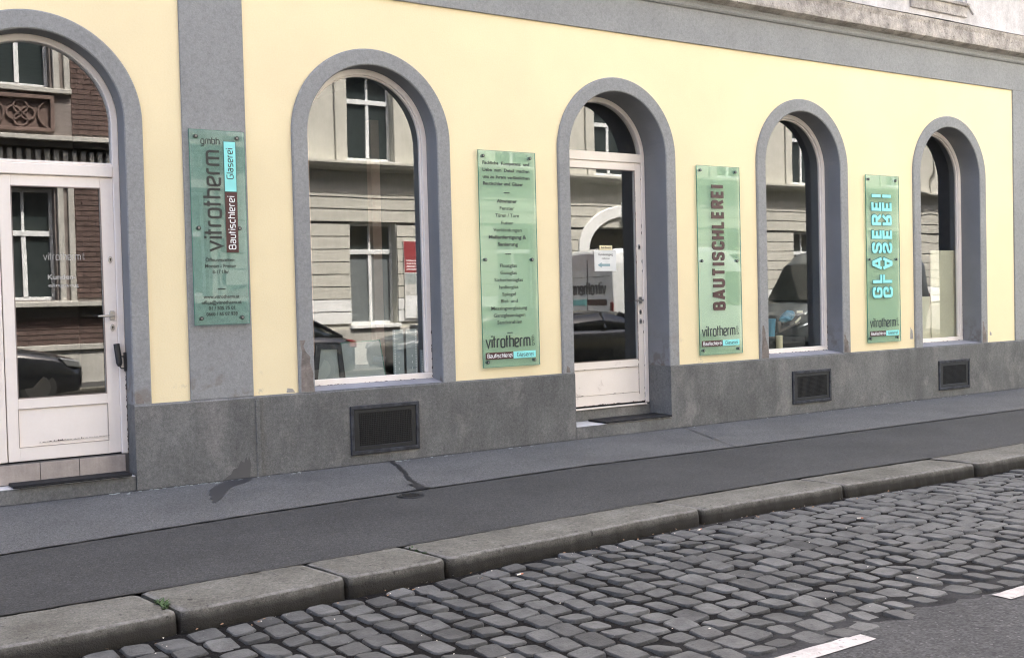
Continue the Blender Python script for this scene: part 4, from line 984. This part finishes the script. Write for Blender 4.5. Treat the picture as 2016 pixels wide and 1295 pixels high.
def sedan(x0, y, face, paint, lab, group='cars parked on the far side', dz=0, hi=1.42):
    t_ = thing('parked_car', lab, 'car', (0, 0, 0), 0, group); L = 4.25
    prof = [(0, .62, .30, .66), (.10, .76, .22, .74), (.5, .86, .20, .86), (1.0, .88, .20, .95), (1.45, .88, .20, .99), (2.4, .89, .20, .97), (3.3, .88, .20, .97), (3.9, .84, .22, .95), (4.2, .74, .26, .86), (4.25, .62, .35, .72)]
    gh = [(1.15, .93, .97, .74, .60), (1.95, .95, hi-.03, .80, .60), (2.5, .95, hi, .80, .61), (3.2, .95, hi-.05, .78, .58), (3.95, .92, .98, .70, .56)]
    carbody(t_, L, .88, prof, paint, gh)
    for wx in (.78, 3.40):
        for s_ in (.86, -.86): wheel(t_, wx, s_)
    for s_ in (1, -1):
        m_ = MB().prism([(.04, .60), (.10, .73), (.42, .80), (.30, .64)], s_*.70-.10, s_*.70+.10).build('headlight', 'lamp', t_, bevel=.02, label=None)
        MB().prism([(4.23, .70), (4.21, .84), (4.02, .88), (4.06, .72)], s_*.68-.10, s_*.68+.12).build('tail_light', 'tail', t_, bevel=.02)
        MB().box(1.30, 1.42, s_*.98-.09, s_*.98+.09, .93, 1.06).build('wing_mirror', paint, t_, bevel=.02)
    MB().box(-.03, .02, -.26, .26, .36, .46).build('number_plate', 'paper', t_)
    t_.rotation_euler = (0, 0, 0 if face < 0 else PI); t_.location = (x0 if face < 0 else x0+L, y, ZC)
    return t_
sedan(.42, -10.98, 1, 'carblack', 'black car whose bonnet and headlight are mirrored in the left door glass')
sedan(5.62, -10.98, -1, 'carblack', 'black car whose rounded tail is mirrored low in the large window')
sedan(10.75, -10.98, -1, 'cardark', 'dark grey car mirrored at the lower right of the large window')
sedan(12.3, -8.15, 1, 'cardark', 'dark car in the road before the lettered van, mirrored low in the single door', hi=1.30)
def van(x0, y, face, paint, lab, name, text=False):
    t_ = thing(name, lab, 'van', (0, 0, 0), 0, None); L = 5.6
    def rg_(x, hw, z0, z1, top):
        half = [(hw*.95, z0), (hw, z0+.15), (hw, z0+(z1-z0)*.55), (hw*.97, z1-.35), (hw*.90, z1-.10), (hw*top, z1), (0, z1+.03)]
        return [(x, yy, z) for yy, z in half]+[(x, -yy, z) for yy, z in reversed(half[:-1])]
    st_ = [(0, .80, .35, .75, .6), (.08, .90, .28, .95, .6), (.45, .97, .26, 1.12, .6), (.85, .99, .25, 1.30, .62), (1.55, 1.0, .25, 2.35, .70), (1.95, 1.0, .25, 2.62, .74), (2.6, 1.0, .25, 2.70, .78), (5.3, 1.0, .25, 2.70, .78), (5.56, .97, .27, 2.64, .76), (5.60, .95, .30, 2.58, .74)]
    MB().loft([rg_(*a) for a in st_]).build('body', paint, t_, smooth=False, bevel=.03)
    MB().add([(.84, -.80, 1.36), (.84, .80, 1.36), (1.50, .72, 2.30), (1.50, -.72, 2.30), (.80, -.80, 1.36), (.80, .80, 1.36), (1.46, .72, 2.32), (1.46, -.72, 2.32)], [(4, 5, 6, 7), (0, 1, 5, 4), (3, 2, 6, 7), (0, 4, 7, 3), (1, 5, 6, 2)]).build('windscreen', 'carglass', t_)
    for s_ in (1, -1):
        MB().prism([(1.15, 1.32), (1.62, 2.10), (2.25, 2.12), (2.25, 1.32)], s_*1.0-.012, s_*1.0+.012).build('side_window', 'carglass', t_)
        wheel(t_, .95, s_*.96, .35, .24); wheel(t_, 4.5, s_*.96, .35, .24)
        MB().box(.95, 1.08, s_*1.14-.10, s_*1.14+.10, 1.45, 1.80).build('wing_mirror', 'black', t_, bevel=.03)
        MB().prism([(.02, .72), (.10, .98), (.40, 1.06), (.30, .76)], s_*.78-.12, s_*.78+.12).build('headlight', 'lamp', t_, bevel=.02)
        MB().box(5.57, 5.63, s_*.90-.06, s_*.90+.06, .95, 1.45).build('tail_light', 'tail', t_, bevel=.02)
    g_ = MB(); g_.box(5.598, 5.612, -.006, .006, .5, 2.45); g_.box(5.598, 5.612, -.86, .86, 1.02, 1.035); g_.box(5.598, 5.612, -.86, .86, 2.05, 2.06); g_.box(2.35, 2.37, .99, 1.008, .5, 2.3); g_.box(3.6, 3.62, .99, 1.008, .5, 2.3)
    g_.build('door_gap', 'tyre', t_)
    if text:
        m_ = MB(); letters(m_, 'vitrotherm', G, (-.72, 1.62), 1.35, .20, (1, 0), (0, 1), 0, .004, .24, .40)
        m_.v = [(5.612-y_*1, x_, z_) for x_, y_, z_ in m_.v]; m_.build('lettering', 'ink', t_, label='black lettering vitrotherm on the rear doors', weld=False)
        box(5.606, 5.616, -.72, .0, 1.38, 1.52).build('bar', 'brown', t_); box(5.606, 5.616, .005, .63, 1.38, 1.52).build('bar', 'cyan', t_)
    t_.rotation_euler = (0, 0, 0 if face < 0 else PI); t_.location = (x0 if face < 0 else x0+L*(.84 if text else 1), y, ZC)
    if text: t_.scale = (.84, 1, 1)
    return t_
van(16.55, -11.05, 1, 'carwhite', 'white van with vitrotherm lettering on its rear doors, mirrored in the single door', 'delivery_van', True)
van(22.55, -11.05, -1, 'cargrey', 'tall grey van mirrored in the fourth arch window', 'delivery_van')
# ================================================================ OPPOSITE SIDE
YO = -14.4
BB = thing('brick_building', 'brown brick house with pale string courses and a gothic panel, mirrored in the left door', 'building', (2, YO, 0))
wins = [(-7.4, 1.15), (-4.4, 1.15), (-1.4, 1.15), (1.6, 1.15), (4.6, 1.15), (7.6, 1.15)]
def facade(mb, x0, x1, y, levels, opens, dep=.28):
    """levels: (z0,z1,has openings)"""
    for a, b_, op in levels:
        if not op: mb.add([(x0, y, a), (x1, y, a), (x1, y, b_), (x0, y, b_)], [(0, 1, 2, 3)]); continue
        e = [x0]
        for cx, w_ in opens: e += [cx-w_/2, cx+w_/2]
        e.append(x1)
        for q_ in range(0, len(e), 2): mb.add([(e[q_], y, a), (e[q_+1], y, a), (e[q_+1], y, b_), (e[q_], y, b_)], [(0, 1, 2, 3)])
        for cx, w_ in opens:
            p = [(cx-w_/2, a), (cx+w_/2, a), (cx+w_/2, b_), (cx-w_/2, b_)]
            mb.strip([(px, y, pz) for px, pz in p], [(px, y-dep, pz) for px, pz in p], True)
m_ = MB(); facade(m_, -14, 9.25, YO, [(-.1, 1.70, 0), (1.70, 3.95, 1), (3.95, 6.02, 0), (6.02, 8.2, 1), (8.2, 9.9, 0), (9.9, 12, 1), (12, 16.5, 0)], wins)
m_.box(-14, 9.25, YO-10, YO-.5, -.1, 16.5); m_.build('wall', 'mortar', BB)
def win2(parent, cx, w_, z0, z1, y, trans, mull=True, blind=None, nm='window'):
    f_ = MB(); a, b_ = cx-w_/2, cx+w_/2; t_ = .07
    f_.box(a, a+t_, y, y+.06, z0, z1); f_.box(b_-t_, b_, y, y+.06, z0, z1); f_.box(a+t_, b_-t_, y, y+.06, z0, z0+t_); f_.box(a+t_, b_-t_, y, y+.06, z1-t_, z1); f_.box(a+t_, b_-t_, y-.002, y+.085, trans-.06, trans+.05)
    if mull: f_.box(cx-.045, cx+.045, y-.003, y+.07, z0+t_, trans-.06); f_.box(cx-.03, cx+.03, y-.003, y+.065, trans+.05, z1-t_)
    o_ = f_.build(nm, 'wframe', parent, bevel=.006)
    box(a+t_, b_-t_, y+.015, y+.022, trans+.05, z1-t_).build('pane', 'wglass', o_)
    box(a+t_, b_-t_, y+.015, y+.022, z0+t_, trans-.06).build('pane', blind or 'wglass', o_)
    return o_
for cx, w_ in wins:
    for z0, z1, tr_ in ((1.70, 3.95, 3.05), (6.02, 8.2, 7.5), (9.9, 12, 11.4)):
        win2(BB, cx, w_, z0, z1, YO-.26, tr_)
        sr = MB(); 
        for s_ in (-1, 1):
            xa = cx+s_*(w_/2+.05); sr.box(min(xa, xa+s_*.12), max(xa, xa+s_*.12), YO-.02, YO+.07, z0-.08, z1+.2)
            xa = cx+s_*(w_/2+.26); sr.box(min(xa, xa+s_*.12), max(xa, xa+s_*.12), YO-.02, YO+.05, z0-.08, z1+.2)
        sr.box(cx-w_/2-.4, cx+w_/2+.4, YO-.02, YO+.10, z0-.12, z0-.02)
        sr.box(cx-w_/2-.4, cx+w_/2+.4, YO-.02, YO+.08, z1+.06, z1+.22)
        sr.build('window_surround', 'stone', BB, bevel=.01)
for a, b_, pr_, mt_ in ((-.1, .66, .08, 'stone'), (.66, .78, .13, 'stone'), (1.34, 1.56, .08, 'dstone'), (1.56, 1.66, .24, 'stone'), (4.42, 4.78, .07, 'dstone'), (4.78, 4.90, .24, 'dstone'), (4.90, 5.00, .34, 'stone'), (8.8, 9.1, .3, 'stone'), (12.6, 12.9, .3, 'stone'), (15.9, 16.5, .5, 'stone')):  # dstone band below the lower ledge carries the ledge's shade in its colour
    box(-14, 9.25, YO-.02, YO+pr_, a, b_).build('string_course', mt_, BB, bevel=.01)
dn = box(-.045, .045, 0, .07, -.13, .10).mesh('dentil', 'stone')
for k in range(70):
    o = bpy.data.objects.new('dentil', dn); C.objects.link(o); o.parent = BB; o.matrix_parent_inverse = BB.matrix_world.inverted(); o.location = (-3+.175*k, YO+.07, 4.62)
for cx, w_ in wins:
    pn = MB().ring([(cx-.62, 5.10), (cx-.62, 5.84), (cx+.62, 5.84), (cx+.62, 5.10)], [(cx-.54, 5.18), (cx-.54, 5.76), (cx+.54, 5.76), (cx+.54, 5.18)], YO-.01, YO+.10, True).build('carved_panel', 'terra', BB, bevel=.01)
    m_ = MB()
    for dx, dz in ((.13, 0), (-.13, 0), (0, .13), (0, -.13)): m_.torus((cx+dx, YO+.04, 5.47+dz), .13, .022)
    for s_ in (-1, 1):
        m_.torus((cx+s_*.62, YO+.04, 5.47), .30, .02, n=16, a0=PI/2 if s_ > 0 else -PI/2, a1=PI*1.5 if s_ > 0 else PI/2)
    m_.box(cx-.54, cx+.54, YO+.002, YO+.012, 5.18, 5.76); m_.build('tracery', 'terra', pn)
# bricks
bm_ = [box(-.128*s_, .128*s_, 0, .018, -.044, .044).mesh('brick', 'brickm') for s_ in (1, .97)]
blk = []
nrow = 0; z = .835
while z < 8.4:
    if not (1.29 < z < 1.72 or 4.36 < z < 5.05):
        cuts = [-2.5]
        for cx, w_ in wins:
            if cx > -2 and (1.5 < z < 4.2 or 5.05 < z): cuts += [cx-w_/2-.39, cx+w_/2+.39]
        cuts.append(8.36)
        for q_ in range(0, len(cuts)-1, 2):
            a, b_ = cuts[q_], cuts[q_+1]; x = a
            if nrow % 2: blk.append((a+.066, z, .06)); x = a+.136
            while x < b_-.05:
                L = min(.262, b_-x); blk.append((x+L/2, z, L/2)); x += .272
    z += .105; nrow += 1
blk.sort(key=lambda p: abs(p[0]-6.0)+(0 if p[1] < 6.8 else 5))
bm2 = MB(); rb2 = random.Random(2)
for i, (x, z, hl) in enumerate(blk):
    pr_ = rb2.uniform(-.004, .004)
    if i < 300:
        o = bpy.data.objects.new('brick', bm_[i % 2]); C.objects.link(o); o.parent = BB; o.matrix_parent_inverse = BB.matrix_world.inverted(); o.location = (x, YO+pr_, z); o.scale = (hl/.128, 1, 1)
    else: bm2.box(x-hl, x+hl, YO-.004, YO+.018+pr_, z-.044, z+.044)
tag(bm2.build('far_bricks', 'brickm', BB, weld=False), kind='stuff')
z = .84; k = 0
while z < 14:
    wq = .85 if k % 2 else .60
    if not (4.3 < z < 5.0 or 1.25 < z < 1.6): box(9.25-wq, 9.262, YO-.02, YO+.05, z, z+.33).build('quoin', 'stone', BB, bevel=.012)
    z += .36; k += 1
# plaster building
PB = thing('plaster_building', 'pale plaster house with banded ground floor and arched gateway, mirrored in the shop windows', 'building', (28, YO, 0))
low = [(12.42+3.87*k, 1.24) for k in range(9) if k != 2]; low.insert(2, (20.55, 2.9)); 
up = [(12.42+3.87*k, 1.2) for k in range(9)]
m_ = MB()
facade(m_, 9.25, 46, YO, [(-.1, .95, 0), (3.38, 4.87, 0), (6.97, 8.6, 0), (10.6, 12.2, 0), (14.2, 17, 0)], up)
facade(m_, 9.25, 46, YO, [(4.87, 6.97, 1), (8.6, 10.6, 1), (12.2, 14.2, 1)], up, .24)
facade(m_, 9.25, 46, YO, [(.95, 3.38, 1)], low, .30)
m_.box(9.25, 46, YO-10, YO-.6, -.1, 17); m_.build('wall', 'plast', PB)
for k, (cx, w_) in enumerate(low):
    if k == 2: continue
    win2(PB, cx, w_, .95, 3.38, YO-.28, 2.70, True, 'curtain'); box(cx-w_/2-.05, cx+w_/2+.05, YO-.02, YO+.12, .86, .95).build('window_sill', 'plast2', PB, bevel=.01)
for z0, z1 in ((4.87, 6.97), (8.6, 10.6), (12.2, 14.2)):
    for cx, w_ in up:
        win2(PB, cx, w_, z0, z1, YO-.22, z0+1.42)
        MB().ring([(cx-.92, z0-.24), (cx-.92, z1+.3), (cx+.92, z1+.3), (cx+.92, z0-.24)], [(cx-.62, z0-.02), (cx-.62, z1+.02), (cx+.62, z1+.02), (cx+.62, z0-.02)], YO-.01, YO+.055, True).build('window_surround', 'plast', PB, bevel=.015)
        box(cx-.72, cx+.72, YO+.0, YO+.12, z0-.09, z0-.022).build('window_sill', 'plast2', PB, bevel=.01)
# cornice above the ground floor (its shade makes the dark band)
m_ = MB(); pr = [(YO, 4.60), (YO+.10, 4.60), (YO+.14, 4.66), (YO+.36, 4.68), (YO+.40, 4.74), (YO+.40, 4.80), (YO, 4.84)]
m_.strip([(9.25, y, z) for y, z in pr], [(46, y, z) for y, z in pr]); m_.add([(9.25, y, z) for y, z in pr], [tuple(range(7))]); m_.build('cornice', 'plast', PB)
box(9.25, 46, YO-.02, YO+.05, 3.99, 4.05).build('band', 'plast', PB)
# rusticated courses
rows_ = [.98+.2955*k for k in range(8)]
edges = [9.27]
for cx, w_ in low: edges += [cx-w_/2-.02, cx+w_/2+.02]
edges.append(45.98)
rm_cache = {}
for z in rows_:
    for q_ in range(0, len(edges), 2):
        a, b_ = edges[q_], edges[q_+1]; key = (round(b_-a, 3), z < 1.5)
        if key not in rm_cache: rm_cache[key] = box(0, b_-a, 0, .035, .012, .284).mesh('rusticated_block', 'plast2' if z < 1.5 else 'plast')
        o = bpy.data.objects.new('rusticated_block', rm_cache[key]); C.objects.link(o); o.parent = PB; o.matrix_parent_inverse = PB.matrix_world.inverted(); o.location = (a, YO, z)
for z in (3.41, 3.70):
    box(9.27, 45.98, YO, YO+.035, z+.012-.02*(z < 3.5), z+.272).build('lintel_course', 'plast', PB)
jb = MB()
for q_ in range(0, len(edges), 2): jb.box(edges[q_], edges[q_+1], YO, YO+.002, 1.0, 3.385)
jb.box(9.27, 45.98, YO, YO+.002, 3.385, 4.0); jb.build('joint_bed', 'joint', PB)
box(9.26, 19.0, YO, YO+.06, -.1, .85).build('plinth', 'stone', PB); box(22.1, 46, YO, YO+.06, -.1, .85).build('plinth', 'stone', PB)
# gateway
gx = 20.55
m_ = MB(); seg = [(gx+1.35*math.cos(PI-PI*k/16), 2.75+.95*math.sin(PI-PI*k/16)) for k in range(17)]; seg2 = [(gx+1.72*math.cos(PI-PI*k/16), 2.75+1.28*math.sin(PI-PI*k/16)) for k in range(17)]
m_.ring([(gx-1.72, 0)]+seg2+[(gx+1.72, 0)], [(gx-1.35, 0)]+seg+[(gx+1.35, 0)], YO, YO+.10)
m_.box(gx-.16, gx+.16, YO+.02, YO+.2, 3.60, 4.10); m_.build('gateway_surround', 'plast2', PB, bevel=.02)
gt = MB().prism([(gx-1.36, 0)]+seg+[(gx+1.36, 0)], YO-.34, YO-.3).build('gate', 'cardark', PB)
for s_ in (0, 1):
    for z0, z1 in ((.3, 1.1), (1.3, 2.4)): box(gx-1.2+1.25*s_, gx-.1+1.25*s_, YO-.3, YO-.27, z0, z1).build('gate_panel', 'cardark', gt, bevel=.01)
# poster board on the pier
PO = thing('poster_board', 'red topped poster board on the far house, mirrored at the right of the large window', 'poster', (13.9, YO+.06, 1.1))
box(13.22, 14.45, YO+.036, YO+.060, 1.05, 2.95).build('board', 'photo2', PO)
box(13.23, 14.44, YO+.060, YO+.0625, 2.20, 2.94).build('red_panel', 'red', PO)
box(13.75, 14.0, YO+.0625, YO+.0640, 2.24, 2.60).build('orange_panel', 'orange', PO)
m_ = MB(); ftext(m_, 'ARZT', 0, 0, .15, 0, wmax=.5, bold=.02); m_.v = [(13.75-x_+.1, YO+.0640, 2.70+z_) for x_, y_, z_ in m_.v]
for k in range(4): m_.box(13.28, 13.70, YO+.0625, YO+.0638, 2.26+k*.07, 2.285+k*.07)
m_.build('lettering', 'white', PO, weld=False)
q = random.Random(3)
for r_i in range(4):
    xa = 13.24
    while xa < 14.3:
        ww = q.choice([.3, .38, .45]); xb = min(xa+ww, 14.43)
        if r_i == 3 or True: box(xa+.005, xb-.005, YO+.060, YO+.0622, 1.07+r_i*.28, 1.335+r_i*.28).build('photo_print', q.choice(['photo1', 'photo2', 'photo3', 'photo1', 'paper']), PO)
        xa = xb
